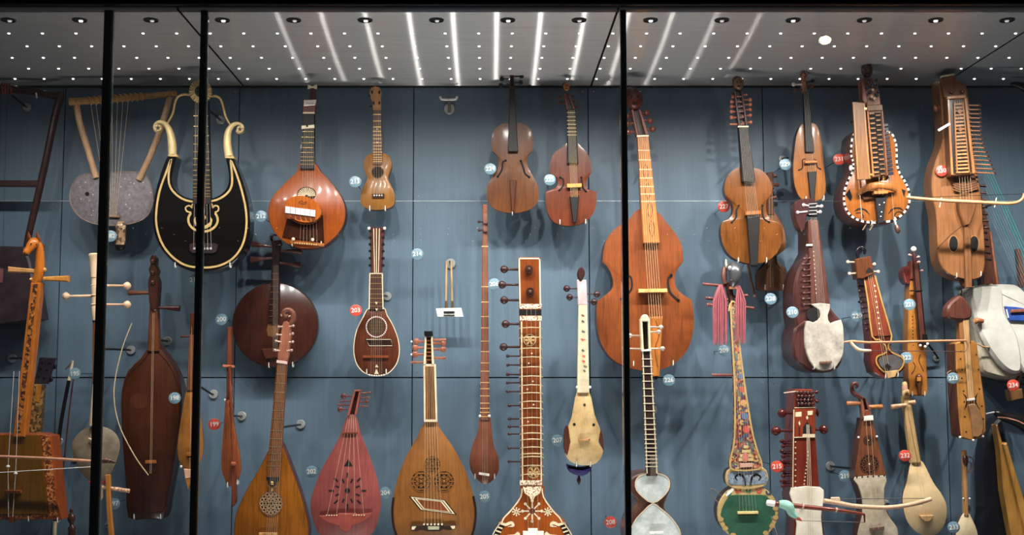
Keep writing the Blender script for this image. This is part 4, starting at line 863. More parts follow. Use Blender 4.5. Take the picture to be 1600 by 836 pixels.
s.bar('bridge', (22, 633), (94, 633), 12, 12, .02, .02, wood((196, 110, 60)), .002)
s.plate('tail_peg', [(40, 750), (62, 750), (60, 778), (42, 778)], .008, .02, wood((110, 54, 26)))
s.string((66, 60), (38, 512), .026, .018, WHITE, .0009); s.string((92, 60), (74, 545), .026, .018, WHITE, .0009); s.string((38, 512), (40, 750), .018, .01, WHITE, .0009); s.string((74, 545), (60, 750), .018, .01, WHITE, .0009)
s.bracket((20, 560), (30, 560), 'wall bracket hidden behind the horse-head fiddle neck', [(134, 762), (272, 766), (-120, 762)], back=.026)
# --- snake-neck lute behind it
Cc = (0, 350, .323)
s = Inst('black_head_lute', 'lute with black square headstock and mottled neck behind the horse-head fiddle', 'lute', Cc, 4.74, (90, 1250))
s.plate('headstock', [(190, 645), (266, 648), (228, 774), (163, 774)], .01, .02, plain((46, 36, 46), .35), .002)
for c in ((205, 668), (238, 672), (196, 700), (226, 706), (186, 735), (214, 742)): s.disc('tuning_post', c, 6, .014, .006, BLACK, n=12)
for c in ((258, 690), (240, 752)): s.disc('tuner', c, 10, -.004, .016, BLACK, 14)
s.use((0, 560, .33)); s.plate('neck', [(163, 122), (206, 126), (186, 380), (118, 380)], .012, .03, painted([(130, 96, 50), (70, 48, 26), (160, 120, 66), (96, 70, 36)], 130), .002)
s.plate('fingerboard', [(170, 122), (198, 124), (186, 210), (164, 206)], .014, .006, wood((190, 130, 60)), .001)
s.plate('body', [(110, 375), (190, 375), (230, 500), (235, 600), (190, 690), (100, 700), (40, 640), (40, 520)], .0, .08, wood((110, 70, 40)), .004, 2)
s.bracket((60, 640), (60, 640), 'wall bracket hidden behind the black-headed lute', back=.02)
# --- bow 195
Cc = (0, 560, .33)
s = Inst('black_bow', 'long black bow with white ivory tip standing upright', 'bow', Cc, 4.70, (262, 900))
s.tube('tip', [(345, 10), (338, 50), (326, 106)], [5, 7, 8], IVORY, 8); s.bar('tip_hook', (345, 16), (308, 52), 5, 5, .004, .008, wood((110, 70, 50)))
s.tube('stick', [(326, 104), (302, 230), (284, 340), (272, 480), (264, 620), (262, 772)], [9, 9, 9, 9, 9, 9], BLACK, 10, None, 3); s.tube('handle', [(262, 770), (259, 800), (258, 900)], [10, 10, 10], IVORY, 10)
s.tube('hair', [(348, 90, 0), (328, 250, 0), (310, 420, 0), (290, 600, 0), (278, 720, 0)], [3.5, 4, 4, 4, 3], wood((86, 56, 52)), 6, None, 2)
s.bracket((92, 690), (93, 690), 'dark rod bracket carrying the upright black bow', back=.004)
# --- spike fiddle with bone neck
s = Inst('bone_neck_spike_fiddle', 'spike fiddle with pale bone pegbox, three ball pegs and oval grey skin', 'fiddle', (0, 350, .323), 4.62, (465, 1260))
BONE = plain((226, 196, 160), .35, 0, .2)
s.tube('pegbox', [(462, 143), (462, 150), (462, 156), (464, 250), (466, 255), (465, 262), (466, 290), (466, 296), (466, 330), (466, 392), (466, 398), (466, 466)], [28, 33, 30, 24, 26, 23, 23, 25, 22, 21, 23, 18], BONE, 16)
for y in (258, 297, 345, 390): s.tube('ring', [(465, y - 4), (465, y), (465, y + 4)], [23, 26.5, 23], BONE, 16)
for a, b in (((460, 348), (300, 349)), ((470, 298), (634, 299)), ((470, 390), (634, 390))): s.peg(a, b, 0, plain((226, 186, 150), .35), 7, 19, 'ball')
s.tube('neck', [(466, 464), (464, 620), (463, 772)], [16, 15, 15], wood((138, 84, 34)), 12); s.tube('neck_foot', [(463, 768), (460, 860), (458, 975)], [14, 19, 26], BONE, 12)
for y in (470, 768): s.tube('black_ring', [(465, y - 4), (465, y + 5)], [18, 17], BLACK, 12)
s.use((0, 560, .33))
s.body([(432, 324), (382, 345), (347, 388), (340, 432), (360, 500), (400, 560), (442, 590), (484, 586), (520, 550), (550, 490), (568, 420), (556, 370), (522, 337), (475, 322)], .1, skin((128, 116, 96), (96, 84, 66), .6, 16), wood((60, 40, 34)), bowl=True, names=('skin', 'bowl'))
s.plate('red_edge', [(418, 578), (440, 588), (484, 585), (496, 572), (490, 594), (440, 600), (420, 592)], .001, .02, plain((150, 24, 44), .6), .001)
s.tube('bridge', [(420, 380, .006), (438, 386, .012), (458, 380, .012)], [4, 5, 4], BONE, 8)
s.tube('spike', [(448, 596, -.04), (446, 640, -.04), (446, 655, -.04), (444, 720, -.04), (443, 735, -.04), (443, 760, -.04)], [8, 8, 11, 6, 9, 2], BONE, 10); s.tube('leg_rod', [(480, 596, -.04), (478, 640, -.04), (477, 655, -.04), (476, 672, -.04)], [9, 9, 12, 4], plain((200, 150, 110)), 10)
s.string((450, -40), (446, 590), .01, .012, GUT, .0004); s.string((462, -40), (458, 590), .01, .012, GUT, .0004)
s.bracket((205, 547), (160, 545), 'steel disc with a dark horizontal rod right of the bone-necked spike fiddle', back=.0)
# --- its bow
s = Inst('slim_bow', 'slim pink-brown bow lying level across the amber fiddle and grey spike fiddle', 'bow', (0, 560, .33), 4.44, (200, 490))
s.tube('stick', [(-120, 458), (0, 464), (200, 472), (330, 480), (456, 488)], [6, 6, 6.5, 7, 7], wood((212, 158, 128), .4, .12), 8, None, 2); s.string((-120, 548), (452, 512), 0, 0, WHITE, .0012, 'hair')
s.tube('grip', [(456, 488), (480, 486), (500, 482), (525, 486), (552, 491)], [8, 12, 14, 11, 6], painted([(60, 36, 34), (110, 70, 54), (40, 24, 24)], 200), 10)
s.tube('frog', [(456, 488), (452, 512)], [5, 4], wood((110, 70, 50)), 8)
s.bracket((118, 716), (118, 722), 'wall bracket carrying the level slim bow', back=.002, rd=5)
# --- stick cross 197
s = Inst('cross_stick', 'plain flat wooden stick with a short twisted cross handle', 'stick', (0, 560, .33), 4.54, (520, 960))
s.plate('stick', [(497, 552), (520, 550), (524, 700), (545, 960), (520, 960), (503, 700)], .006, .016, wood((190, 128, 64), .4, .15), .002)
s.tube('cross_handle', [(486, 610, -.006), (530, 617, -.004), (560, 620, -.004), (590, 625, -.004), (613, 628, -.004)], [8, 9, 9.5, 9, 10], painted([(216, 170, 130), (150, 100, 70), (226, 186, 150)], 220), 10)
s.bracket((170, 820), (171, 820), 'wall bracket behind the plain cross stick', back=.008, rd=5)
# --- brown flat fiddle
Cc = (170, 380, .5455)
s = Inst('shield_fiddle', 'large dark brown shield-shaped fiddle with carved head and straight bottom', 'fiddle', Cc, 4.72, (105, 790))
DF = wood((74, 38, 22), .28, .3, .4)
s.body([(118, 292), (92, 330), (54, 368), (37, 425), (36, 500), (42, 600), (50, 700), (55, 786), (105, 789), (155, 788), (166, 740), (181, 660), (196, 560), (207, 482), (205, 412), (182, 350), (152, 310), (137, 292)], .09, DF, wood((60, 30, 20)), lip=-.001, sm=2)
s.ribbon('edge_line', shrink([(118, 300), (92, 335), (54, 370), (37, 425), (36, 500), (42, 600), (50, 700), (55, 780), (105, 783), (155, 782), (166, 740), (181, 660), (196, 560), (207, 482), (205, 412), (182, 350), (152, 312), (137, 300)], .95), 1.6, .001, wood((44, 22, 16)), True, .001, 2)
s.plate('neck', [(117, 180), (137, 180), (144, 310), (110, 310)], .008, .04, wood((96, 54, 32)), .003)
s.plate('carved_head', [(119, 190), (113, 140), (112, 105), (118, 90), (113, 75), (119, 60), (117, 45), (126, 32), (136, 44), (134, 62), (141, 78), (137, 92), (144, 110), (142, 150), (137, 190)], .014, .04, wood((66, 36, 26)), .004, 2)
for y in (52, 84, 112): s.ballish('carved_knob', (126, y), 7, .016, wood((82, 46, 32)))
s.peg((128, 142), (56, 142), .0, wood((110, 70, 52)), 4, 8, 'stick'); s.peg((130, 184), (204, 187), .0, wood((72, 30, 28)), 4, 9, 'cone')
s.bar('bridge', (104, 627), (135, 626), 9, 9, .012, .012, wood((160, 96, 54))); s.string((126, 200), (118, 660), .012, .013, GUT, .0005); s.string((130, 200), (122, 660), .012, .013, GUT, .0005)
s.ribbon('tail_line', [(85, 655), (110, 662), (140, 655)], 2, .001, wood((40, 20, 14)), False, .001, 3)
for c in ((88, 452),): s.disc('paler_patch', c, 28, .0007, .001, wood((84, 44, 28)), 22, bev=0)  # slightly paler oval on the upper left of the board
s.bracket((262, 533), (243, 530), 'steel disc right of the neck of the dark shield fiddle', [(72, 784), (148, 784)], back=.03)
s = Inst('thin_bow', 'thin curved stick bow resting over the dark shield fiddle', 'bow', Cc, 4.66, (112, 663))
s.tube('stick', [(66, 229), (36, 310), (15, 420), (28, 515), (72, 606), (113, 664)], 1.5, GUT, 6, None, 5)
s.tube('rest', [(113, 664, 0), (113, 664, -.05)], 1.4, GUT, 6)
# --- small fiddle 198
s = Inst('slim_fiddle', 'slim honey fiddle half behind the black glass joint', 'fiddle', Cc, 4.66, (230, 705))
s.body([(223, 418), (207, 500), (196, 585), (205, 632), (232, 655), (260, 630), (271, 580), (262, 490), (247, 418)], .08, wood((160, 108, 54), .4, .2, .2), wood((110, 66, 34)), bowl=True)
s.plate('neck', [(232, 225), (244, 225), (247, 422), (222, 422)], .006, .03, wood((120, 76, 52)), .003); s.plate('pegbox', [(233, 200), (246, 200), (246, 260), (232, 260)], .01, .036, wood((70, 40, 28)), .003, 1)
s.peg((238, 267), (206, 267), 0, wood((72, 42, 30)), 2.5, 4, 'stick'); s.peg((238, 267), (266, 266), 0, wood((72, 42, 30)), 2.5, 4, 'stick')
s.bar('bridge', (222, 605), (242, 605), 9, 9, .012, .012, wood((140, 90, 50))); s.bar('bridge_foot', (222, 618), (242, 618), 6, 6, .008, .008, wood((90, 54, 30)))
s.plate('cloth_tail', [(214, 646), (240, 648), (238, 672), (218, 674)], .004, .02, plain((214, 160, 130), .7), .002); s.plate('tail_point', [(218, 672), (238, 672), (227, 706)], .002, .014, wood((176, 116, 60)), .001)
for c in ((207, 640), (256, 640)): s.ballish('clip', c, 4, .006, CLEAR)
s.string((237, 240), (232, 650), .012, .008, GUT, .0004)
s.bracket((334, 616), (304, 600), 'steel disc right of the black glass joint beside the slim honey fiddle', back=.02)
# --- 199
Cc = (300, 500, .402)
s = Inst('boat_fiddle', 'narrow brown boat-shaped fiddle with a twisted rod along it', 'fiddle', Cc, 4.62, (160, 730))
s.body([(133, 290), (124, 400), (116, 500), (115, 580), (134, 636), (153, 648), (174, 630), (191, 580), (180, 490), (162, 400), (152, 290)], .07, wood((140, 78, 46), .35, .25, .3), wood((90, 48, 30)), bowl=True)
s.plate('neck', [(136, 30), (152, 26), (152, 300), (133, 300)], .008, .03, wood((110, 62, 44)), .003)
s.bar('cross_peg', (119, 178), (164, 181), 9, 9, .018, .014, wood((200, 128, 96)))
TW = [180, 200, 225, 250, 262, 280, 300, 312, 330, 345, 360, 380, 420, 450, 470, 500, 555]
s.tube('twisted_rod', [(146 + (y - 180) * .037, y, .022) for y in TW], [8, 5, 4, 4, 9, 5, 9, 5, 9, 5, 8, 4, 4, 7, 4, 4, 5], wood((120, 66, 46)), 10)
s.ballish('rod_knob', (161, 558), 11, .022, wood((170, 96, 66)), 8)
s.plate('tail_bar', [(150, 566), (168, 568), (173, 706), (156, 728)], .014, .022, wood((110, 58, 38)), .002)
s.ballish('nail', (128, 310), 4, .012, WHITE)
s.bracket((378, 650), (362, 650), 'steel disc right of the narrow boat-shaped fiddle', [(138, 642), (176, 632)], back=.02)
# --- finial of an instrument below the frame
s = Inst('turned_head_fiddle', 'dark turned wooden finial rising from the bottom edge', 'fiddle', (0, 560, .33), 4.66, (340, 1000))
s.tube('finial', [(337, 708), (337, 714), (337, 722), (337, 732), (338, 745), (338, 765), (338, 780), (339, 792), (339, 800), (340, 815), (340, 840), (340, 1000)], [2, 7, 8, 5, 17, 18, 10, 9, 18, 16, 17, 14], wood((66, 38, 30), .25, .3, .5), 14)
s.bracket((112, 850), (112, 850), 'wall bracket behind the dark turned finial', back=.01)
# ================================================================ instruments, right part of the case
# --- viola d'amore 227
Cc = (1100, 110, .3947)
s = Inst('viola_damore', 'glossy brown viola with a long pegbox of many pegs and carved head', 'viola', Cc, 4.62, (200, 765))
VA = wood((112, 68, 32), .28, .3, .4)
s.body([(143, 384), (112, 398), (88, 428), (80, 468), (88, 498), (106, 515), (116, 540), (112, 570), (95, 588), (72, 602), (66, 640), (76, 690), (102, 732), (150, 759), (200, 765), (250, 755), (290, 720), (310, 672), (309, 632), (296, 602), (267, 590), (250, 570), (246, 532), (253, 506), (270, 485), (268, 452), (250, 416), (216, 390)], .06, VA, wood((54, 28, 20)), .009)
s.plate('fingerboard', [(137, 224), (175, 224), (204, 440), (152, 440)], .03, .026, EBONY, .002)
s.bar('nut', (134, 222), (177, 222), 6, 6, .033, .01, IVORY)
s.plate('pegbox_cheek', [(118, 84), (126, 80), (146, 220), (137, 224)], .026, .034, wood((70, 40, 40)), .002); s.plate('pegbox_cheek', [(146, 80), (154, 84), (174, 218), (165, 222)], .026, .034, wood((70, 40, 40)), .002); s.plate('pegbox_floor', [(122, 80), (150, 80), (172, 220), (140, 222)], .0, .012, wood((40, 24, 22)), 0)
for k, y in enumerate((104, 124, 143, 163, 186, 213)):
    s.peg((136, y), (102 + (k == 0) * 6, y), .012, wood((186, 116, 90)), 3.5, 8 if k < 5 else 4, 'disc'); s.peg((150, y - 6), (190 + (k == 5) * 2 - (k == 0) * 18, y - 8), .012, wood((186, 116, 90)), 3.5, 8 if k else 5, 'disc')
    s.bar('string_bar', (128 + k * 3.4, y), (152 + k * 3.6, y - 1), 3, 3, .02, .003, wood((180, 120, 100)), 0)
carved_head(s, (137, 52), 27, wood((120, 92, 66)), wood((80, 58, 42)), .014)
f_hole(s, [(138, 535), (128, 555), (128, 580), (110, 602)], .0085, 5); f_hole(s, [(232, 535), (232, 565), (240, 588), (258, 600)], .0085, 5)
s.bridge((164, 566), (226, 562), 14, .014, wood((160, 100, 54)), .02)
s.plate('tailpiece', [(170, 580), (222, 574), (213, 772), (184, 772)], .032, .012, EBONY, .002); s.plate('end_nut', [(184, 755), (212, 755), (210, 776), (186, 776)], .022, .02, BLACK)
s.strings((140, 224), (172, 224), (176, 585), (216, 580), 7, .034, .036, None, .0004)
s.bracket((1165, 240), (1165, 240), 'wall bracket behind the glossy viola neck', [(136, 752), (248, 752)])
# --- guitar fiddle 228
s = Inst('guitar_fiddle', 'rough brown waisted fiddle mostly behind the glossy viola', 'fiddle', FULL, 4.78, (1206, 455))
s.body([(1184, 424), (1183, 440), (1185, 453), (1206, 454.5), (1227, 453), (1229, 440), (1228, 420), (1219, 414), (1214, 404), (1218, 396), (1227, 389), (1228, 372), (1222, 348), (1210, 332), (1198, 332), (1190, 348), (1187, 372), (1190, 389), (1199, 396), (1202, 404), (1196, 414)], .05, wood((116, 80, 58), .6, .25, .0), wood((72, 46, 34)), sm=2)
s.plate('neck', [(1199, 292), (1208, 292), (1210, 336), (1198, 336)], .004, .03, wood((90, 56, 42)), .003); s.plate('pegbox', [(1198, 270), (1208, 268), (1210, 295), (1199, 295)], .008, .036, wood((84, 50, 40)), .003)
s.peg((1203, 288), (1217, 289), 0, wood((110, 70, 56)), 2, 3, 'stick'); s.peg((1203, 278), (1213, 274), 0, wood((110, 70, 56)), 2, 3, 'stick'); s.peg((1203, 310), (1213, 308), 0, wood((110, 70, 56)), 2, 3, 'stick')
s.ribbon('c_hole', [(1212, 400), (1212.5, 410), (1219.5, 419.5)], 1.6, .001, DARKHOLE, False, .001, 3); s.ribbon('c_hole', [(1203.5, 405), (1203.5, 413), (1197.5, 420)], 1.6, .001, DARKHOLE, False, .001, 3)
s.strings((1202, 292), (1206, 292), (1204, 448), (1208, 448), 2, .008, .006, GUT, .0004)
s.bracket((1206, 400), (1206, 400), 'wall bracket hidden behind the rough waisted fiddle', [(1195.5, 449), (1224, 449)], back=.04)
s = Inst('short_stick_bow', 'short brown stick end hanging below the glossy viola', 'bow', FULL, 4.80, (1180, 464))
s.tube('stick', [(1160, 372), (1169, 416), (1174, 440), (1179, 460), (1180, 464)], [1.8, 1.8, 1.9, 2.2, 2], wood((130, 92, 66)), 8); s.ballish('tip', (1179.5, 462), 2.6, .001, plain((190, 150, 130)))
s.bracket((1166, 402), (1166.5, 404), 'wall bracket hidden behind the viola holding the short stick', back=.003, rd=5)
# --- 229
Cc = (1210, 100, .275)
s = Inst('narrow_fiddle', 'narrow light brown fiddle with rounded shoulders and black fingerboard', 'fiddle', Cc, 4.66, (215, 780))
s.body([(168, 338), (143, 360), (124, 420), (112, 520), (108, 600), (114, 680), (134, 740), (164, 772), (215, 778), (264, 768), (286, 738), (291, 690), (283, 600), (271, 480), (260, 402), (244, 355), (218, 335)], .06, wood((150, 96, 50), .3, .25, .4), wood((86, 42, 28)), .006)
s.plate('fingerboard', [(164, 163), (194, 163), (228, 500), (177, 500)], .018, .016, EBONY, .0015); s.plate('neck', [(167, 160), (191, 160), (210, 345), (172, 345)], .004, .02, wood((130, 80, 46)), .003)
s.plate('pegbox', [(155, 90), (178, 86), (192, 162), (166, 164)], .008, .024, wood((170, 120, 100)), .003)
scroll_head(s, (165, 65), 18, wood((130, 86, 56)))
for a, b, m_ in (((160, 116), (98, 116), plain((226, 214, 208), .4)), ((176, 105), (228, 94), EBONY), ((180, 130), (222, 124), wood((110, 70, 60))), ((166, 146), (106, 150), wood((96, 60, 52)))): s.peg(a, b, 0, m_, 5, 12, 'disc')
f_hole(s, [(178, 540), (160, 545), (160, 590), (140, 602)], .0055, 6, .006); f_hole(s, [(214, 540), (236, 548), (244, 585), (262, 596)], .0055, 6, .006)
s.bridge((174, 558), (242, 554), 12, .006, wood((196, 130, 76)), .016)
s.plate('tailpiece', [(190, 612), (241, 608), (228, 768), (206, 768)], .016, .01, EBONY, .002)
s.strings((168, 163), (190, 163), (196, 615), (234, 612), 4, .021, .02, None, .0004)
s.bracket((1222, 249), (1236, 243), 'shiny steel disc and rod left of the narrow fiddle', [(180, 768), (282, 762)], back=.055, rd=6)
# --- hurdy-gurdy 231
Cc = (1300, 90, .335)
HG = wood((160, 98, 50), .25, .25, .5)
s = Inst('hurdy_gurdy', 'light brown hurdy-gurdy with checkered edging and an open key box', 'hurdy-gurdy', Cc, 4.60, (210, 780))
HO = [(104, 344), (87, 400), (86, 450), (96, 490), (92, 530), (68, 580), (53, 630), (52, 680), (70, 728), (110, 760), (160, 774), (220, 776), (290, 765), (340, 730), (366, 682), (363, 622), (346, 580), (321, 540), (306, 490), (305, 432), (299, 385), (272, 342), (185, 332)]
s.body(HO, .13, HG, wood((112, 58, 32), .25, .3, .5), lip=-.0012)
ed = catmull(HO, 8); ed = shrink(ed, .965)
s.ribbon('edge_band', ed, 10, .001, BLACK, True, .0012)
n = len(ed); k = 0
while k < n - 3:
    s.ribbon('ivory_block', [ed[(k + q) % n] for q in range(3)], 9, .0019, WHITE, False, .001); k += 4
s.plate('key_box', [(160, 222), (236, 218), (260, 552), (190, 560)], .06, .06, wood((92, 60, 40)), .002)
s.plate('key_box_opening', [(172, 258), (228, 256), (248, 540), (196, 546)], .0606, .002, DARKHOLE, 0)
s.bar('box_edge', (166, 240), (194, 556), 8, 8, .064, .006, wood((176, 116, 70)), .001); s.bar('box_edge', (234, 240), (259, 550), 7, 7, .064, .006, wood((130, 80, 54)), .001); s.plate('box_end', [(162, 222), (236, 218), (238, 246), (166, 250)], .066, .01, wood((110, 76, 40)), .002)
for q in range(13):
    t = q / 12; y = 262 + 274 * t; x = 174 + 22 * t
    s.bar('key_tangent', (x, y), (x + 24, y - 2), 8, 8, .066, .005, wood((150, 110, 70)), .0008); s.bar('key_tangent', (x + 30, y + 8), (x + 52, y + 6), 8, 8, .066, .005, wood((130, 92, 60)), .0008)
    s.bar('key', (236 + 24 * t, 318 + 222 * t), (262 + 26 * t, 312 + 226 * t), 14, 14, .03, .016, plain((40, 40, 52), .3), .001)
s.plate('lid', [(95, 206), (154, 210), (182, 566), (118, 572)], .085, .008, wood((128, 90, 58), .35, .25, .2), .0015)
for a, b in (((100, 214), (122, 566)), ((150, 216), (176, 560))): s.bar('lid_edge', a, b, 5, 5, .0858, .003, wood((176, 130, 86)), 0)
for c in ((157, 238), (184, 545)): s.bar('hinge', (c[0] - 8, c[1]), (c[0] + 6, c[1]), 12, 12, .088, .006, BRASS)
s.tube('wheel_cover', [(122, 640, .01), (150, 615, .03), (210, 596, .046), (265, 602, .04), (302, 622, .012)], [9, 15, 17, 16, 9], wood((160, 104, 58)), 10, .5, 4)
s.plate('dark_board', [(130, 628), (215, 618), (210, 655), (150, 665)], .012, .012, wood((80, 46, 28)), .002)  # dark brown board below the wheel cover
s.bridge((196, 630), (262, 626), 14, .01, wood((170, 118, 66)), .03)
s.plate('tailpiece', [(203, 652), (262, 642), (248, 690), (240, 770), (218, 774), (208, 700)], .022, .02, plain((34, 36, 40), .3), .002)
for c in ((222, 686), (244, 676), (232, 720), (228, 740)): s.disc('tailpiece_stud', c, 3, .024, .003, WHITE, n=8)
s.plate('side_plate', [(62, 640), (82, 612), (94, 650), (88, 672)], .0012, .0015, BLACK, 0); s.plate('side_plate', [(324, 612), (344, 620), (336, 650)], .0012, .0015, BLACK, 0)
for c, m_ in (((140, 722), 1), ((298, 718), -1)):
    s.ribbon('scroll_hole', [(c[0] - 34 * m_, c[1] - 4), (c[0] - 16 * m_, c[1] - 16), (c[0] + 14 * m_, c[1] - 12), (c[0] + 34 * m_, c[1] + 10)], [3, 7, 7, 3], .0012, BLACK, False, .0014, 3); s.ribbon('scroll_hole', [(c[0] - 30 * m_, c[1] + 4), (c[0] - 6 * m_, c[1] + 2), (c[0] + 8 * m_, c[1] + 22), (c[0] - 4 * m_, c[1] + 26)], 4, .0012, BLACK, False, .0014, 3)
s.plate('pegbox', [(142, 100), (186, 96), (222, 150), (230, 222), (164, 226), (150, 180)], .05, .06, wood((130, 86, 60)), .004, 1)
s.plate('pegbox_side', [(136, 110), (146, 96), (168, 200), (160, 222), (142, 200)], .07, .02, wood((120, 70, 54)), .003)
carved_head(s, (166, 62), 31, wood((76, 44, 34)), wood((60, 32, 26)), .05)
for c in ((172, 112), (205, 106), (168, 138), (210, 134), (176, 162), (216, 160), (190, 128), (208, 176)): s.ballish('tuning_peg', c, 9, .072, plain((54, 54, 66), .2, .5), 8)
for c in ((190, 150), (198, 190), (186, 182)): s.ballish('pale_peg', c, 7, .07, plain((206, 170, 150), .35))
s.peg((96, 300), (86, 302), .04, BLACK, 4, 7, 'ball')
s.string((240, 550), (236, 640), .06, .044, GUT); s.string((220, 550), (220, 640), .06, .044, GUT); s.string((124, 560), (140, 760), .02, .006, WHITE, .0008); s.string((272, 540), (290, 755), .02, .006, GUT)
s.ballish('side_bead', (88, 515), 9, .012, CLEAR, 14)
s.tube('crank', [(292, 745, .004), (296, 770, .012), (298, 784, .016)], [4, 4, 5], STEEL, 8); s.tube('crank_handle', [(300, 780, .018), (304, 795, .02), (308, 812, .022), (309, 820, .022)], [7, 12, 11, 4], wood((90, 64, 56)), 12)
for c in ((160, 772), (192, 774)): s.tube('post', [(c[0] + 10, c[1] - 12, .004), (c[0] - 16, c[1] + 32, -.02)], [3, 3], plain((190, 160, 120)), 6)
s.bracket((1362, 200), (1362, 200), 'wall bracket hidden behind the hurdy-gurdy', [(186, 772), (292, 758)], back=.12)
# --- keyed fiddle 230
Cc = (1430, 100, .4187)
NK = wood((142, 98, 64), .35, .25, .25)
s = Inst('keyed_fiddle', 'long brown keyed fiddle with rows of wooden keys and two oval holes', 'keyed fiddle', Cc, 4.62, (180, 836))
s.plate('body', [(96, 52), (148, 38), (156, 60), (186, 72), (198, 110), (214, 240), (228, 380), (244, 470), (253, 570), (262, 700), (258, 770), (240, 800), (200, 806), (150, 796), (102, 764), (86, 700), (82, 600), (76, 542), (66, 500), (62, 430), (76, 362), (100, 300), (105, 230), (94, 120)], 0, .09, NK, .004, 2)
s.plate('head_block', [(98, 54), (148, 40), (156, 62), (188, 76), (196, 122), (108, 126)], .02, .024, wood((130, 84, 56)), .003)
s.bar('head_edge', (100, 46), (147, 38), 6, 6, .022, .02, plain((226, 206, 176), .5))
for c in ((135, 105), (175, 104)): s.ballish('tuning_peg', c, 8, .024, wood((140, 90, 66)))
s.peg((92, 160), (68, 168), -.01, wood((110, 72, 50)), 6, 14, 'disc')
s.plate('key_box', [(120, 122), (190, 118), (222, 410), (134, 418)], .05, .05, wood((120, 80, 52)), .002)
s.plate('key_box_bed', [(128, 136), (184, 132), (210, 402), (142, 408)], .0506, .002, wood((40, 24, 18)), 0)
for a, b, wd in (((124, 126), (139, 414), 8), ((188, 124), (219, 408), 10), ((146, 140), (158, 408), 5), ((178, 140), (203, 404), 4)): s.bar('box_rail', a, b, wd, wd, .058, .008, wood((180, 124, 78)), .001)
s.bar('box_end', (119, 125), (191, 121), 12, 12, .062, .014, wood((186, 132, 86)), .002)
for q in range(20):
    t = q / 19; y = 150 + 254 * t; x = 143 + 10 * t
    s.bar('key_bar', (x, y + 1), (x + 38 + 14 * t, y - 2), 7, 7, .056, .005, wood((190, 140, 96)), .0008)
    if q % 5 == 2 and q < 12: s.plate('key_tangent', [(x + 10, y), (x + 22, y - 10), (x + 34, y), (x + 22, y + 10)], .063, .006, wood((150, 96, 60)), .001)
for q in range(17):
    t = q / 16; y = 154 + 250 * t; x0 = 198 + 24 * t; x1 = 240 + 5 * math.sin(t * 3) + 70 * max(0, t - .45) ** 1.2 * 1.6
    s.bar('key_shank', (x0, y), (x1, y + 4 * t), 5, 5, .046, .007, wood((150, 104, 74)), .001); s.tube('key_button', [(x1 - 3, y - 4, .046), (x1 + 3, y + 1, .048), (x1 + 5, y + 8, .046)], [2.5, 3.5, 2.5], wood((60, 44, 46)), 6)
for c in ((143, 671), (220, 671)): s.disc('oval_hole', c, 16, .001, .0012, DARKHOLE, 29, bev=0); s.ribbon('oval_rim', [(c[0] + 18 * math.cos(k * .3), c[1] + 31 * math.sin(k * .3)) for k in range(21)], 3, .0016, wood((170, 124, 84)), True, .0014)
s.plate('tailpiece', [(184, 606), (198, 600), (208, 640), (214, 836), (190, 836)], .016, .014, wood((130, 90, 60)), .003)
s.plate('bridge_block', [(160, 508), (230, 508), (226, 546), (204, 600), (186, 604), (164, 546)], .026, .028, wood((120, 80, 52)), .004)
s.ribbon('strap_line', [(82, 690), (130, 640), (180, 600)], 3, .001, wood((96, 62, 42)), False, .001, 3)
s.plate('step', [(134, 418), (222, 412), (240, 470), (150, 478)], .012, .012, wood((96, 64, 44)), .003)
for q in range(4): s.ribbon('worn_curve', [(140, 440 + 9 * q), (180, 452 + 9 * q), (232, 438 + 9 * q)], 3, .0126, wood((130, 92, 62)), False, .001, 3)
for q in range(7): s.peg((242 + q * 2.2, 455 + 26 * q), (262 + q * 2.2, 455 + 26 * q), -.03, wood((70, 46, 38)), 4, 6, 'stick')
s.strings((150, 130), (180, 128), (170, 520), (214, 516), 5, .055, .03, GUT, .0004)
s.bar('label_slip', (86, 248), (130, 222), 9, 9, .066, .002, WHITE, 0)
s.tube('foot', [(180, 800, -.03), (184, 826, -.03), (186, 838, -.03)], [20, 14, 5], NK, 10)
s.bracket((1490, 300), (1490, 300), 'wall bracket hidden behind the keyed fiddle', [(155, 790), (246, 784)], back=.08)
s = Inst('curved_bow', 'pale curved bow lying level across the keyed fiddle', 'bow', FULL, 4.46, (1510, 320))
s.tube('stick', [(1416, 308), (1440, 310.5), (1470, 313), (1530, 316), (1575, 318), (1592, 315), (1599, 308), (1600, 302)], [2.2, 2.6, 2.8, 2.8, 2.6, 2.4, 2.2, 2.2], wood((216, 160, 118), .4, .12), 8, None, 3); s.string((1424, 309), (1597, 303), .0, .0, BLACK, .001, 'hair')
for x in (1471, 1557): s.tube('thong', [(x, 309), (x - 3, 324)], [1, .8], IVORY, 6)
s.bracket((1520, 330), (1556, 317), 'wall bracket with a long dark rod carrying the curved bow', back=.004, rd=5)
# --- dramyin 209
Cc = (1080, 400, .5215)
s = Inst('painted_lute', 'painted long lute with dragon head, pink tassels and round green belly', 'lute', Cc, 4.58, (170, 850))
ORN = painted([(110, 40, 36), (60, 70, 92), (176, 140, 84), (84, 30, 30), (90, 100, 80), (150, 90, 70)], 110)
NECK = [(118, 148), (126, 134), (136, 148), (143, 250), (157, 360), (172, 460), (186, 540), (204, 600), (212, 622), (204, 642), (130, 645), (116, 628), (120, 600), (130, 545), (131, 420), (126, 300)]
s.plate('neck', NECK, .012, .04, ORN, .002, 2); s.ribbon('gold_edge', shrink(NECK, .985), 5, .0135, GOLD, True, .0015, 2)
s.ribbon('gold_cap', [(113, 165), (116, 146), (126, 136), (137, 146), (139, 165)], 4, .016, GOLD, False, .003, 3)
for q in range(9): s.disc('painted_flower', (133 + 4.0 * q, 200 + 40 * q), 6 + q * .6, .0132, .001, plain(((200, 150, 90), (90, 110, 140), (190, 80, 70))[q % 3]), n=10, bev=0)
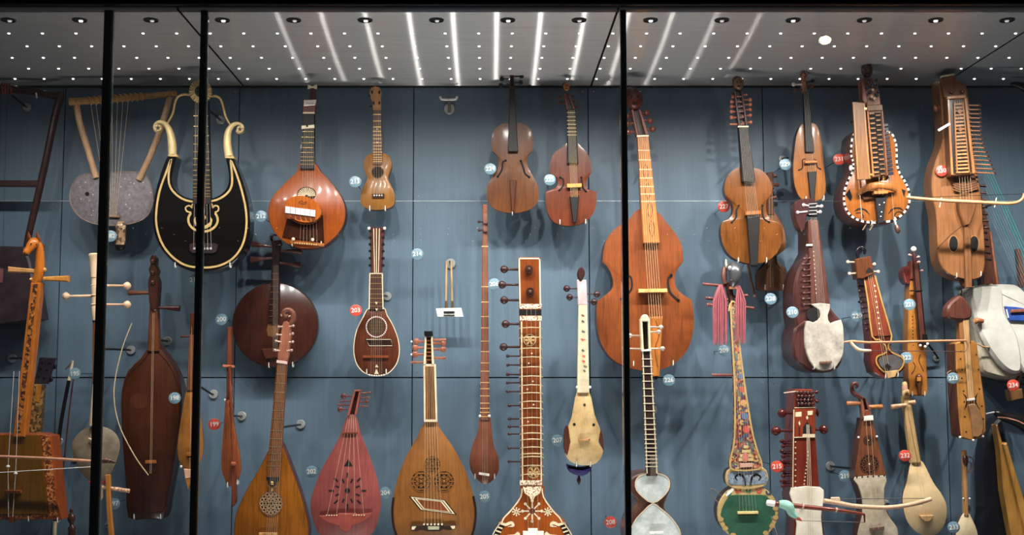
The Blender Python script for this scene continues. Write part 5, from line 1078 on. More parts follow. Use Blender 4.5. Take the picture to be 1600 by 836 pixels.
for q, (y, w_) in enumerate(((572, 14), (585, 24), (598, 34), (610, 44))): s.bar('pagoda_tier', (160 - w_ / 2 + 4, y), (160 + w_ / 2 + 4, y), 9, 9, .0145, .002, plain((206, 176, 116), .5), 0)
s.disc('idol', (163, 604), 10, .0165, .002, plain((190, 110, 90)), 14); s.bar('idol_base', (146, 628), (184, 626), 12, 12, .0165, .002, plain((196, 150, 130)))
MID = [(118, 636), (104, 655), (104, 676), (116, 692), (160, 700), (214, 692), (230, 676), (230, 654), (216, 634), (170, 645)]
s.plate('gold_waist', MID, .006, .012, plain((196, 166, 108), .45, .1), .003, 2); s.plate('waist_back', shrink(MID, .97), -.006, .07, wood((60, 40, 30)), .003, 2)
s.plate('blue_field', [(118, 648), (216, 644), (224, 658), (222, 682), (120, 686), (112, 668)], .0075, .002, painted([(112, 124, 136), (92, 106, 122), (128, 138, 146)], 160), 0, 2)
for sx in (-1, 1): s.ribbon('curl', [(170 + sx * 8, 688), (170 + sx * 12, 664), (170 + sx * 26, 655), (170 + sx * 38, 662), (170 + sx * 32, 672)], [5, 6, 5, 3], .0085, BLACK, False, .001, 4)
s.disc('body', (170, 768), 92, .0, .012, plain((196, 166, 108), .45, .1), 86, n=36, bev=.003); s.disc('back', (170, 768), 90, -.012, .09, wood((60, 40, 30)), 84, n=36, bev=.003)
GR = [(100, 740), (118, 718), (150, 716), (190, 716), (225, 718), (243, 744), (252, 775), (238, 800), (228, 835), (200, 850), (140, 850), (114, 832), (100, 800), (88, 775)]
s.plate('green_belly', GR, .0012, .002, skin((42, 88, 64), (32, 70, 52), .45, 14), 0, 2)
for q, c in enumerate((( 140, 702), (172, 701), (203, 702), (232, 708), (112, 712))): s.ribbon('cloud_motif', [(c[0] - 7, c[1] - 4), (c[0] - 4, c[1] + 5), (c[0] + 4, c[1] + 5), (c[0] + 7, c[1] - 3), (c[0] + 2, c[1] - 5)], 5, .0016, plain(((176, 70, 50), (50, 110, 70), (190, 80, 70), (60, 70, 90), (60, 110, 90))[q]), False, .001, 3)
for q in range(9): a = math.radians(100 + 22 * q) if q < 4 else math.radians(-10 + 20 * (q - 4)); s.disc('gilt_scroll', (170 + 84 * math.cos(a), 770 + 78 * math.sin(a)), 9, .002, .002, GOLD, 7, n=10, bev=0)
s.bar('bridge', (140, 770), (201, 769), 7, 7, .014, .014, plain((226, 196, 130)))
s.bar('bridge_base', (142, 776), (199, 775), 6, 6, .004, .004, wood((60, 70, 40)))
s.strings((120, 150), (134, 150), (146, 770), (196, 770), 6, .018, .016, None, .0004)
DRG = plain((84, 84, 86), .3, .5)
s.tube('dragon_head', [(112, 40, .0), (122, 34, .01), (130, 44, .02), (132, 58, .026), (128, 74, .026), (124, 92, .02)], [10, 17, 20, 18, 15, 6], DRG, 12, .9, 3)
s.tube('dragon_mane', [(100, 34, -.01), (98, 60, -.006), (102, 84, .0)], [7, 9, 6], plain((110, 70, 60), .4, .3), 8, None, 3); s.tube('horn', [(108, 36, .0), (104, 22, .004), (104, 10, .002)], [4, 3.5, 2], plain((186, 180, 160), .4), 8)
for c in ((116, 36), (140, 40)): s.ballish('dragon_brow', c, 7, .026, plain((196, 190, 190), .3, .4))
for c in ((122, 74), (134, 76)): s.ballish('snout', c, 6, .034, plain((60, 50, 50), .3, .4))
s.bar('jaw', (116, 95), (140, 95), 7, 7, .024, .02, plain((190, 120, 90), .4))
s.tube('gooseneck', [(112, 80, -.01), (116, 110, -.01), (122, 140, 0)], [12, 10, 9], wood((60, 34, 30)), 10)
PINK = plain((156, 78, 86), .7)
def tassel(x0, y0, xs, y1, n):
    L = []
    for q in range(n):
        t = q / (n - 1); x1 = xs[0] + (xs[1] - xs[0]) * t; f = .016 + .008 * math.sin(q * 2.4); y = y1 + 5 * math.sin(q * 3.7)
        pts = [(x0 + (t - .5) * 6, y0), (x0 * .4 + x1 * .6, y0 + 22), (x1, y0 + 50), (x1 + math.sin(q) * 1.5, y)]
        L.append(tubevf([s.w(p, f) for p in pts], [s.m(2.2), s.m(2.4), s.m(2.2), s.m(1.2)], 5))
    return s.mk('tassel', merge(L), plain((156, 78, 86), .7), 60)
tassel(88, 86, (66, 106), 264, 16); tassel(140, 88, (134, 162), 260, 12)
RO = wood((110, 60, 56), .35)
s.peg((105, 90), (34, 84), -.008, RO, 4, 5, 'stick'); s.peg((120, 132), (43, 126), -.006, RO, 4, 5, 'stick'); s.peg((118, 152), (46, 146), .0, RO, 4, 6, 'stick'); s.peg((134, 150), (188, 157), .0, RO, 4, 5, 'stick'); s.peg((124, 122), (170, 118), -.008, RO, 4, 5, 'stick'); s.peg((128, 357), (62, 357), .0, RO, 4, 5, 'stick')
s.tube('loop', [(92, 722, -.02), (66, 698, -.02), (56, 704, -.02), (66, 724, -.02), (86, 742, -.02)], 1.6, plain((110, 100, 90)), 6, None, 4)
s.bar('paper_slip', (104, 718), (126, 698), 8, 8, .02, .001, WHITE, 0); s.string((240, 780), (262, 850), .01, .0, GUT, .0008, 'cord')
s.bracket((1150, 560), (1150, 560), 'wall bracket hidden behind the painted lute neck', back=.02)
s.bracket((1168, 790), (1168, 790), 'wall bracket hidden behind the green-bellied lute body', back=.12)
# --- rabab 210
Cc = (1190, 300, .359)
s = Inst('skin_rabab', 'dark brown rabab with deep side, hooked head and mottled white skin', 'rabab', Cc, 4.56, (255, 790))
RB = wood((78, 48, 46), .3, .3, .4)
s.plate('back', [(208, 250), (160, 335), (140, 420), (142, 540), (150, 580), (136, 620), (140, 720), (200, 775), (270, 788), (335, 766), (356, 700), (350, 560), (298, 500), (268, 260), (246, 130), (206, 130)], -.012, .17, RB, .01, 2)
s.plate('fingerboard', [(203, 122), (246, 122), (262, 250), (280, 350), (298, 492), (215, 492), (212, 400), (206, 300)], .002, .02, wood((92, 58, 52)), .002)
s.plate('skin', [(215, 488), (298, 488), (288, 536), (300, 572), (346, 556), (358, 620), (356, 700), (325, 760), (270, 778), (225, 760), (198, 700), (188, 640), (194, 562), (226, 568), (254, 545), (250, 512)], .004, .02, skin((182, 174, 160), (96, 88, 84), .5, 9, (.32, .6)), .002, 2)
s.disc('round_notch', (228, 534), 32, .0015, .01, DARKHOLE, 30)
s.plate('hook_head', [(205, 95), (196, 112), (190, 150), (182, 168), (170, 166), (150, 128), (140, 86), (142, 52), (156, 36), (180, 30), (225, 28), (246, 60), (246, 105)], .01, .05, wood((66, 40, 40), .25, .3, .5), .004, 2)
s.plate('pegbox_slot', [(206, 44), (232, 40), (240, 100), (212, 104)], .0105, .002, DARKHOLE, 0)
for q in range(4): s.bar('silver_stay', (206, 52 + 15 * q), (242, 50 + 15 * q), 3, 3, .014, .003, STEEL, 0)
for a, b in (((200, 85), (150, 90)), ((238, 62), (268, 62)), ((240, 88), (262, 86)), ((206, 60), (176, 56))): s.peg(a, b, .012, plain((196, 180, 180), .3, .4), 4, 8, 'disc')
for q in range(9): s.peg((212, 288 + 25 * q), (178 - 4 * (q % 2), 292 + 25 * q), .003, RB, 4, 8, 'ball', .006)
for q in range(11): s.disc('inlay_dot', (226 + q * 1.2, 260 + 18 * q), 2.5, .003, .001, IVORY, n=8, bev=0)
s.ribbon('side_seam', [(140, 600), (190, 560)], 3, .0, wood((120, 84, 76)), False, .002)
s.bar('bridge', (256, 743), (306, 740), 10, 10, .018, .015, wood((130, 96, 80)))
s.strings((214, 110), (238, 110), (262, 742), (300, 742), 6, .016, .02, None, .0004); s.bar('white_tie', (196, 231), (222, 231), 8, 8, .008, .012, WHITE)
s.bracket((1275, 420), (1275, 420), 'wall bracket hidden behind the mottled skin rabab', [(230, 762), (318, 762)], back=.14)
# --- sarangi 215
Cc = (1190, 590, .294)
s = Inst('sarangi', 'red-brown box sarangi with many side pegs and white skin', 'sarangi', Cc, 4.52, (250, 940))
SR = wood((116, 48, 32), .22, .25, .6)
s.plate('body', [(178, 62), (272, 62), (288, 160), (288, 320), (308, 585), (334, 622), (322, 740), (344, 900), (260, 940), (168, 920), (176, 760), (152, 640), (160, 585), (166, 320), (174, 160)], -.006, .13, SR, .004, 1)
for r_ in range(4):
    for q in range(5): s.ballish('carved_knob', (190 + 19 * q + (r_ % 2) * 6, 80 + 20 * r_), 11, .004, wood((64, 28, 24), .25, .3, .5), 10)
s.plate('panel', [(176, 162), (286, 160), (286, 318), (168, 318)], .004, .012, wood((136, 62, 40), .25, .2, .5), .001)
for a, b in (((176, 160), (286, 158)), ((172, 170), (166, 585)), ((168, 318), (285, 316))): s.bar('white_line', a, b, 4, 4, .0048, .002, IVORY, 0)
for p in ([(180, 184), (212, 182), (212, 207), (180, 208)], [(244, 178), (272, 176), (270, 198), (245, 200)], [(196, 240), (202, 230), (207, 246), (201, 256)], [(236, 212), (243, 202), (249, 214), (242, 224)], [(220, 300), (284, 300), (284, 318), (216, 318)]): s.plate('ivory_inlay', p, .0052, .002, IVORY, 0)
s.plate('arch', [(220, 296), (221, 262), (241, 234), (264, 262), (266, 296)], .005, .002, DARKHOLE, 0); s.bar('small_pillar', (200, 262), (202, 304), 8, 8, .0055, .002, wood((90, 40, 28)), 0)
for q in range(9): s.disc('ivory_dot', (180, 342 + 30 * q), 4, .0008, .006, IVORY, n=8, bev=0)
for q in range(11): s.disc('ivory_dot', (248 - 2.4 * q, 395 + 19 * q), 4, .0008, .006, IVORY, n=8, bev=0)
s.plate('neck_front', [(168, 320), (286, 318), (306, 586), (162, 588)], .0, .01, SR, .001)
s.plate('skin', [(160, 586), (309, 582), (332, 620), (326, 680), (318, 740), (326, 830), (332, 900), (250, 925), (182, 905), (188, 780), (164, 660)], .003, .012, skin((226, 218, 200), (196, 184, 164), .5, 10), .002, 2)
PD = wood((78, 30, 26), .15, .3, .8)
for a, b, r_ in (((176, 188), (84, 190), 24), ((170, 283), (50, 283), 26), ((286, 276), (352, 276), 26), ((284, 186), (304, 186), 22)): s.peg(a, b, -.04, PD, 8, r_, 'ball')
for q in range(10):
    y = 336 + 26.5 * q; s.peg((166, y), (96 + 6 * (q % 2), y + 3), -.03, PD, 4, 12, 'ball'); 
    if q % 2: s.peg((166, y - 10), (110, y - 14), -.05, PD, 4, 11, 'ball')
for a, b in (((272, 80), (302, 76)), ((274, 110), (302, 134))): s.peg(a, b, -.03, PD, 6, 10, 'ball')
s.bar('top_tie', (120, 82), (182, 74), 6, 6, -.004, .01, plain((190, 160, 140)))
s.strings((240, 250), (252, 250), (250, 920), (276, 920), 3, .012, .012, plain((206, 190, 160), .4), .0011)
s.bracket((1258, 700), (1258, 700), 'wall bracket hidden behind the red-brown sarangi', back=.1)
# --- rose rebab 219
Cc = (1290, 580, .306)
s = Inst('rose_rebab', 'brown trapezoid rebab with two carved roses and grey-white skin below', 'rebab', Cc, 4.62, (260, 900))
RW = wood((124, 76, 52), .35, .25, .2)
s.plate('back', [(188, 240), (236, 236), (262, 330), (309, 532), (300, 600), (306, 690), (332, 750), (370, 802), (364, 862), (262, 884), (166, 862), (168, 800), (184, 740), (184, 650), (160, 580), (147, 540), (172, 350)], -.004, .07, wood((96, 56, 40)), .004, 1)
s.plate('wooden_table', [(192, 250), (236, 246), (262, 336), (308, 530), (149, 538), (174, 352)], .003, .008, RW, .001)
for c, r_, np_ in (((219, 353), 27, 10), ((223, 475), 50, 14)):
    s.disc('rose_ground', c, r_, .0036, .001, DARKHOLE, bev=0)
    for q in range(np_):
        a = 2 * math.pi * q / np_; s.bar('rose_petal', (c[0] + r_ * .15 * math.cos(a), c[1] + r_ * .15 * math.sin(a)), (c[0] + r_ * .72 * math.cos(a), c[1] + r_ * .72 * math.sin(a)), r_ * .05, r_ * .1, .0046, .001, RW, 0)
        s.ribbon('rose_loop', [(c[0] + r_ * (.8 + .17 * math.cos(t)) * math.cos(a + .23 * math.sin(t)), c[1] + r_ * (.8 + .17 * math.cos(t)) * math.sin(a + .23 * math.sin(t))) for t in [u * math.pi / 4 for u in range(8)]], r_ * .06, .0046, RW, True, .001)
    s.ballish('rose_boss', c, r_ * .1, .005, IVORY)
s.plate('skin', [(150, 540), (307, 532), (300, 600), (304, 690), (330, 752), (367, 802), (360, 860), (262, 880), (170, 860), (172, 800), (188, 740), (187, 650), (164, 580)], .003, .008, skin((196, 182, 158), (140, 126, 106), .5, 12), .002, 2)
for q in range(6): s.disc('tack', (160 + 28 * q, 541 - 1.6 * q), 4, .005, .003, BLACK, n=8)
s.plate('pegbox_rail', [(178, 132), (188, 128), (204, 210), (190, 246)], .008, .03, wood((140, 90, 70)), .002); s.plate('pegbox_rail', [(200, 136), (208, 142), (232, 196), (222, 206)], .008, .03, wood((140, 90, 70)), .002); s.plate('pegbox_end', [(190, 200), (232, 196), (236, 240), (190, 246)], .006, .03, wood((130, 80, 60)), .002); s.plate('pegbox_floor', [(182, 132), (206, 140), (228, 200), (194, 205)], -.01, .012, wood((60, 36, 30)), 0)
s.tube('scroll', [(188, 142, .0), (164, 126, 0), (142, 112, 0), (134, 88, 0), (140, 66, 0), (156, 62, 0), (162, 76, 0), (152, 86, 0)], [12, 13, 12, 10, 9, 9, 8, 5], wood((92, 52, 48)), 10, None, 3)
s.peg((190, 164), (106, 165), -.004, wood((190, 124, 84)), 9, 13, 'stick'); s.peg((216, 182), (290, 182), -.004, wood((190, 130, 80)), 9, 13, 'stick')
s.plate('ivory_nut', [(197, 230), (243, 226), (245, 250), (199, 254)], .014, .012, WHITE, .001)
for c in ((168, 338), (262, 334)): s.ballish('clip', c, 6, .006, CLEAR)
s.bar('bridge', (228, 808), (300, 800), 16, 16, .012, .012, wood((110, 86, 76))); s.strings((206, 240), (228, 240), (245, 806), (270, 806), 2, .016, .014, GUT, .0006)
s.bracket((1297, 728), (1340, 734), 'steel disc and dark rod left of the rose rebab', back=.05)
# --- pale lute 232
s = Inst('pale_lute', 'pale cream wooden lute with round body and plain neck', 'lute', Cc, 4.64, (530, 842))
PL = wood((206, 172, 122), .45, .15, .1)
s.body([(440, 462), (418, 560), (395, 640), (402, 722), (432, 790), (490, 836), (560, 836), (608, 782), (620, 702), (600, 640), (552, 570), (512, 490), (490, 460)], .09, skin((214, 188, 144), (186, 156, 112), .5, 8), wood((130, 88, 54)), bowl=True)
s.plate('neck', [(397, 130), (432, 128), (490, 470), (440, 470)], .008, .03, PL, .004); s.ribbon('neck_groove', [(412, 180), (470, 460)], 4, .0086, wood((170, 130, 86)), False, .001)
s.tube('head', [(402, 54, 0), (403, 62, 0), (404, 92, 0), (404, 96, 0), (408, 100, 0), (412, 134, 0)], [8, 13, 14, 15, 19, 18], PL, 12); s.tube('pink_collar', [(403, 70, 0), (404, 94, 0)], [15, 16], plain((196, 140, 120), .5), 12)
for a, b in (((412, 172), (334, 184)), ((420, 160), (456, 158))): s.peg(a, b, .004, wood((214, 164, 130)), 9, 13, 'stick')
s.ballish('knot', (414, 118), 8, .014, wood((130, 90, 66)))
s.plate('bridge', [(483, 738), (552, 736), (546, 752), (530, 768), (508, 768), (490, 754)], .016, .016, wood((196, 156, 112)), .002); s.strings((410, 170), (422, 170), (508, 742), (526, 742), 2, .014, .018, GUT, .0005)
s.bracket((1412, 716), (1424, 706), 'wall bracket with a dark rod behind the pale lute neck', back=.02, rd=5)
# --- bows in front
s = Inst('cream_bow', 'cream curved bow lying across the rose rebab and pale lute', 'bow', Cc, 4.50, (260, 700))
s.tube('stick', [(-8, 662), (60, 672), (130, 686), (220, 694), (320, 696), (420, 684), (500, 664), (538, 652)], [12, 12, 11, 11, 11, 11, 12, 11], wood((222, 182, 150), .4, .1), 10, None, 3); s.plate('frog', [(30, 645), (72, 644), (76, 664), (28, 664)], .006, .012, plain((226, 190, 160), .4)); s.string((40, 652), (512, 650), 0, 0, BLACK, .0012, 'hair'); s.tube('binding', [(494, 660, .002), (488, 690, .006)], [3, 2], IVORY, 6)
s.bracket((1384, 786), (1384, 790), 'wall bracket hidden behind the cream bow', back=.006, rd=5)
Cc = (1190, 590, .294)
s = Inst('red_bow', 'red-brown bow with white tip and pale green cloth grip', 'bow', Cc, 4.44, (260, 700))
s.tube('tip', [(26, 664), (32, 665), (68, 671)], [10, 16, 16], WHITE, 12, None, 2); s.tube('stick', [(66, 670), (160, 680), (260, 690), (380, 702), (480, 716), (545, 726)], [15, 13, 12, 11, 9, 7], wood((120, 56, 38), .3), 10, None, 2)
s.tube('cloth_grip', [(92, 672, .004), (124, 676, .004), (148, 690, .006), (160, 720, .006), (190, 742, .006)], [18, 25, 26, 20, 12], skin((150, 196, 176), (110, 160, 144), .8, 40), 12, None, 3); s.tube('red_tail', [(170, 742, .004), (200, 752, .004), (214, 762, .002)], [10, 9, 3], plain((170, 70, 50), .6), 10)
s.tube('ring', [(214, 684), (222, 686)], [16, 16], plain((190, 150, 130)), 12); s.tube('ring', [(392, 702), (400, 704)], [13, 13], plain((190, 160, 140)), 12); s.string((205, 760), (545, 770), 0, 0, BLACK, .001, 'hair'); s.tube('head', [(545, 724), (548, 770)], [6, 4], wood((110, 50, 36)), 8)
s.bracket((1254, 790), (1254, 792), 'wall bracket hidden behind the red-brown bow', back=.006, rd=5)
# --- 220
Cc = (1310, 370, .311)
s = Inst('gilt_edge_fiddle', 'small red-brown fiddle with gilt edges, swan-neck top and dark skin', 'fiddle', Cc, 4.62, (245, 716))
RD = wood((110, 46, 34), .25, .25, .5)
G2 = plain((190, 150, 80), .4, .2)
s.plate('body', [(126, 206), (186, 190), (224, 330), (272, 500), (258, 545), (276, 578), (326, 600), (336, 658), (292, 700), (232, 714), (178, 682), (162, 622), (166, 560), (163, 500), (146, 330)], -.004, .09, RD, .004, 1)
s.plate('table', [(132, 210), (182, 196), (218, 330), (266, 498), (168, 500), (152, 330)], .0, .006, wood((130, 66, 48), .3), .001)
s.ribbon('gilt_edge', [(130, 208), (150, 330), (170, 500), (206, 516), (236, 545), (242, 580), (206, 596), (192, 610), (194, 640), (226, 676), (266, 684), (310, 668), (330, 630), (318, 604), (276, 584), (252, 560), (254, 530), (268, 498), (220, 330), (184, 194)], 7, .002, G2, False, .003, 2)
s.plate('dark_skin', [(206, 606), (250, 596), (284, 592), (316, 612), (322, 640), (290, 672), (244, 674), (208, 642)], .001, .005, skin((84, 82, 82), (60, 56, 56), .5, 12), 0, 2)
for q in range(9): s.disc('ivory_dot', (182 + 3.2 * q, 246 + 27 * q), 4.5, .001, .001, IVORY, n=8, bev=0)
s.ribbon('painted_scroll', [(204, 492), (216, 520), (234, 500), (250, 520), (262, 492)], 4, .001, BLACK, False, .001, 3)
s.plate('head_box', [(84, 112), (162, 96), (182, 186), (122, 212), (96, 210)], .012, .06, wood((100, 58, 34)), .003)
s.plate('head_arch', [(138, 184), (140, 168), (154, 152), (170, 164), (176, 178)], .0128, .002, DARKHOLE, 0)
s.tube('swan_neck', [(100, 108, 0), (94, 84, 0), (96, 66, 0), (108, 54, 0), (122, 56, 0), (132, 70, 0), (130, 88, 0)], [9, 9, 9, 9, 10, 9, 5], plain((24, 22, 26), .25), 10, None, 3)
for a, b in (((92, 128), (40, 126)), ((100, 182), (48, 186)), ((168, 140), (188, 136)), ((176, 174), (208, 176))): s.peg(a, b, .0, plain((206, 176, 150), .35), 4, 9, 'disc')
for q in range(9): s.peg((142 + 4 * q, 250 + 27 * q), (94 + 5 * q, 246 + 27.5 * q), -.02, wood((50, 36, 40)), 3.5, 8, 'disc')
s.bar('bridge', (240, 640), (262, 660), 16, 16, .014, .014, wood((40, 34, 34))); s.plate('tail_block', [(238, 676), (300, 670), (286, 704), (250, 712)], .008, .02, plain((190, 150, 100)), .002)
s.strings((150, 200), (168, 196), (240, 690), (262, 690), 3, .012, .01, GUT, .0005)
s.bracket((1350, 470), (1352, 470), 'wall bracket hidden behind the gilt-edged fiddle', [(238, 700), (300, 692)], back=.08)
# --- 221
s = Inst('board_fiddle', 'long honey-coloured board fiddle with a white knob on its head', 'fiddle', Cc, 4.70, (408, 798))
s.plate('body', [(362, 212), (412, 206), (420, 300), (438, 480), (450, 770), (446, 796), (408, 800), (362, 796), (354, 770), (348, 600), (352, 400)], 0, .06, wood((176, 118, 58), .35, .2, .25), .003)
s.plate('pegbox', [(368, 120), (404, 118), (412, 212), (362, 214)], .008, .05, wood((110, 58, 44)), .003)
s.plate('fingerboard', [(376, 130), (406, 130), (426, 380), (444, 500), (408, 540), (392, 360)], .022, .02, wood((84, 46, 38)), .002)
for a, b in (((378, 140), (410, 540)), ((404, 140), (438, 500))): s.bar('black_edge', a, b, 5, 5, .024, .004, BLACK, 0)
s.bar('brace', (364, 271), (424, 270), 6, 6, .026, .012, BLACK)
s.ballish('white_knob', (378, 62), 14, .016, WHITE); s.tube('head_neck', [(378, 74, .012), (380, 100, .012), (384, 128, .012)], [7, 12, 10], wood((70, 40, 46)), 10)
for a, b in (((376, 94), (350, 90)), ((386, 104), (410, 100)), ((378, 130), (412, 126)), ((400, 170), (428, 170))): s.peg(a, b, .01, plain((190, 150, 136), .35), 4, 7, 'ball')
s.disc('round_drum', (348, 192), 26, -.004, .05, wood((96, 44, 38), .25, .3, .5), 46, -8); s.bar('drum_edge', (330, 180), (340, 230), 6, 6, .0, .04, wood((130, 70, 60)))
for q in range(9): s.disc('nail', (372 + q * .6, 400 + 18 * q), 3, .001, .001, BLACK, n=8, bev=0)
s.ribbon('c_hole', [(376, 630), (386, 650), (380, 672), (366, 690)], 4, .001, wood((80, 46, 26)), False, .001, 3); s.ribbon('c_hole', [(412, 590), (404, 620), (416, 650), (428, 676)], 4, .001, wood((80, 46, 26)), False, .001, 3)
s.plate('bridge_dark', [(424, 488), (446, 486), (452, 520), (438, 548), (422, 536)], .026, .02, BLACK, .002)
for c in ((412, 546), (436, 552), (448, 538)): s.ballish('white_clip', c, 7, .026, WHITE)
s.tube('turned_tail', [(404, 688, .008), (404, 696, .01), (404, 704, .01), (406, 740, .01), (406, 756, .012), (407, 780, .01), (407, 796, .008)], [5, 14, 17, 16, 8, 12, 8], wood((100, 58, 34), .25, .25, .5), 12); s.bar('tail_plate', (396, 716), (416, 716), 20, 20, .025, .006, wood((190, 130, 66)))
s.bracket((1462, 560), (1430, 500), 'dark rod bracket right of the long board fiddle', [(372, 790), (434, 790)], back=.04, rd=5)
s = Inst('crook_bow', 'long thin bow with a white crooked end crossing the gilt and board fiddles', 'bow', Cc, 4.52, (300, 532))
s.tube('stick', [(28, 530), (70, 525), (150, 531), (340, 527), (520, 523), (640, 521)], [4, 7, 6, 6, 6, 5], wood((200, 140, 104), .4, .12), 8, None, 2); s.tube('crook', [(62, 527), (80, 552), (110, 570), (164, 572)], [8, 9, 9, 6], plain((220, 186, 156), .4), 8, None, 3); s.string((164, 572), (636, 577), 0, 0, wood((80, 60, 64)), .0014, 'hair'); s.tube('tip', [(640, 521), (650, 548), (636, 577)], [5, 4, 3], wood((170, 120, 90)), 8, None, 2)
s.bracket((1387, 534), (1387, 534), 'wall bracket hidden behind the crook bow', back=.004, rd=5)
# --- 223
Cc = (1460, 420, .335)
s = Inst('nailed_box_fiddle', 'tan box fiddle studded with nails, with a dark leaf-shaped head', 'fiddle', Cc, 4.58, (175, 802))
NB = wood((176, 124, 66), .4, .2, .2)
s.plate('body', [(98, 348), (122, 336), (184, 336), (200, 350), (216, 480), (240, 650), (242, 756), (226, 788), (172, 800), (126, 788), (116, 700), (106, 550)], 0, .075, NB, .004, 1)
s.plate('side', [(92, 352), (100, 346), (128, 790), (116, 780), (98, 560)], -.004, .08, wood((84, 50, 36)), .003)
s.plate('neck', [(116, 232), (160, 232), (172, 345), (122, 345)], .004, .04, wood((150, 104, 66)), .003); s.ribbon('string_band', [(146, 240), (154, 400), (172, 605)], 26, .008, wood((190, 150, 104)), False, .003)
s.plate('leaf_head', [(60, 222), (64, 174), (94, 142), (124, 124), (154, 150), (178, 200), (166, 236), (118, 240), (84, 236)], .014, .05, wood((92, 54, 44)), .008, 2)
s.tube('hanging_loop', [(124, 130, 0), (127, 108, 0), (124, 92, 0)], 3, BLACK, 6)
for x, y in ((124, 385), (122, 420), (196, 400), (130, 470), (128, 510), (206, 470), (136, 570), (140, 620), (142, 690), (210, 560), (222, 640), (228, 700), (148, 760), (222, 760), (186, 690), (196, 740)): s.disc('nail', (x, y), 3.4, .0012, .002, BLACK, n=8, bev=0)
s.ribbon('c_hole', [(134, 582), (148, 600), (150, 630), (140, 656)], [2, 6, 6, 2], .001, DARKHOLE, False, .001, 3); s.ribbon('c_hole', [(202, 580), (192, 604), (196, 634), (212, 654)], [2, 6, 6, 2], .001, DARKHOLE, False, .001, 3)
s.bar('bridge', (158, 612), (190, 608), 10, 10, .016, .016, WHITE); s.plate('tailpiece', [(160, 636), (196, 634), (226, 700), (226, 770), (184, 784), (176, 700)], .012, .012, skin((146, 104, 64), (110, 76, 46), .7, 30), .003, 2)
for c in ((120, 786), (182, 800), (226, 782)): s.ballish('clip', c, 6, .002, CLEAR)
s.strings((138, 236), (156, 236), (162, 640), (186, 640), 3, .012, .018, GUT, .0004)
s.tube('wire_loop', [(96, 474, -.04), (70, 478, -.04), (62, 492, -.04), (98, 500, -.04)], 2.4, plain((150, 130, 100)), 6, None, 3)
s.bracket((1510, 620), (1512, 620), 'wall bracket hidden behind the nailed box fiddle', back=.06)
# --- white harp 234
Cc = (1500, 420, .263)
s = Inst('white_skin_harp', 'harp with large white skin body, blue cloth and teal strings at the right edge', 'harp', Cc, 4.72, (240, 660))
WS = skin((212, 210, 200), (184, 182, 172), .55, 7)
s.plate('tan_side', [(56, 140), (100, 106), (160, 98), (236, 106), (300, 330), (352, 430), (374, 600), (350, 652), (290, 660), (200, 640), (122, 604), (112, 480), (80, 300)], -.03, .12, skin((190, 180, 160), (150, 138, 116), .6, 9), .012, 2)
s.plate('skin_body', [(60, 132), (100, 102), (150, 93), (205, 95), (246, 108), (264, 150), (272, 250), (310, 320), (350, 400), (373, 520), (372, 602), (346, 622), (300, 616), (240, 572), (172, 482), (120, 382), (92, 290), (72, 200)], .0, .05, WS, .012, 3)
s.plate('skin_back', [(150, 100), (300, 92), (350, 104), (384, 132), (450, 200), (480, 340), (460, 520), (420, 600), (365, 600), (270, 400), (220, 300), (180, 160)], -.006, .1, WS, .012, 3)
s.plate('blue_cloth', [(268, 222), (330, 226), (420, 240), (440, 300), (380, 312), (296, 308), (280, 270)], .006, .02, skin((40, 84, 170), (28, 60, 130), .6, 12), .003); s.bar('white_mark', (276, 240), (288, 290), 8, 8, .0068, .001, WHITE, 0)
s.tube('wooden_toggle', [(84, 316, .01), (104, 306, .016), (136, 310, .012)], [18, 17, 13], wood((176, 116, 80)), 10); s.bar('wooden_toggle', (304, 252), (430, 246), 20, 22, .016, .012, wood((150, 96, 76)), .003)
for q in range(10): s.disc('stitch', (46 + 11 * q, 164 - 8 * q), 3, -.004, .002, BLACK, n=6, bev=0)
s.plate('neck', [(150, 95), (240, 105), (190, -190), (110, -520), (92, -520), (130, -200)], -.05, .04, wood((96, 58, 46)), .004)
s.bar('neck_rib', (226, 104), (182, -220), 14, 12, -.046, .02, wood((150, 96, 76))); s.plate('right_post', [(366, 110), (392, 110), (362, -120), (340, -120)], -.03, .03, wood((110, 72, 62)), .003)
for q in range(9): s.peg((150 - q * 6, -60 - 40 * q), (186 - q * 6, -56 - 40 * q), -.05, wood((60, 40, 38)), 5, 9, 'stick')
TEAL = plain((60, 176, 168), .5)
for q in range(9): s.string((88 + 13 * q, -800 + 64 * q), (560 - 14 * q, 260 + 6 * q), -.03, -.03, TEAL if q in (0, 1, 2, 5) else plain((120, 150, 160), .5), .0011 if q < 3 else .0007)
s.tube('upper_neck', [(300, -1100, -.02), (360, -1088, -.02), (420, -1050, -.02), (480, -960, -.02), (560, -700, -.02), (600, -300, -.02), (560, 200, -.02), (470, 420, -.04)], [8, 24, 30, 32, 32, 32, 32, 24], BLACK, 10, None, 4)
s.tube('foot_stick', [(350, 660, -.06), (356, 600, -.02)], [16, 14], wood((150, 100, 80)), 8); s.plate('foot_block', [(296, 720), (372, 712), (380, 772), (312, 786)], -.02, .05, wood((130, 96, 60)), .004); s.tube('cross_rod', [(120, 640, -.05), (240, 672, -.05), (430, 690, -.05)], 6, BLACK, 8)
s.tube('peg_loop', [(200, 460, -.01), (150, 466, .0), (80, 436, .004)], [4, 5, 3], wood((200, 160, 110)), 8, None, 3)
s.bracket((1560, 540), (1560, 540), 'wall bracket hidden behind the white skin harp', back=.13)
s.bar('foot_link', (350, 640), (344, 725), 14, 14, -.03, .04, wood((90, 64, 54)))
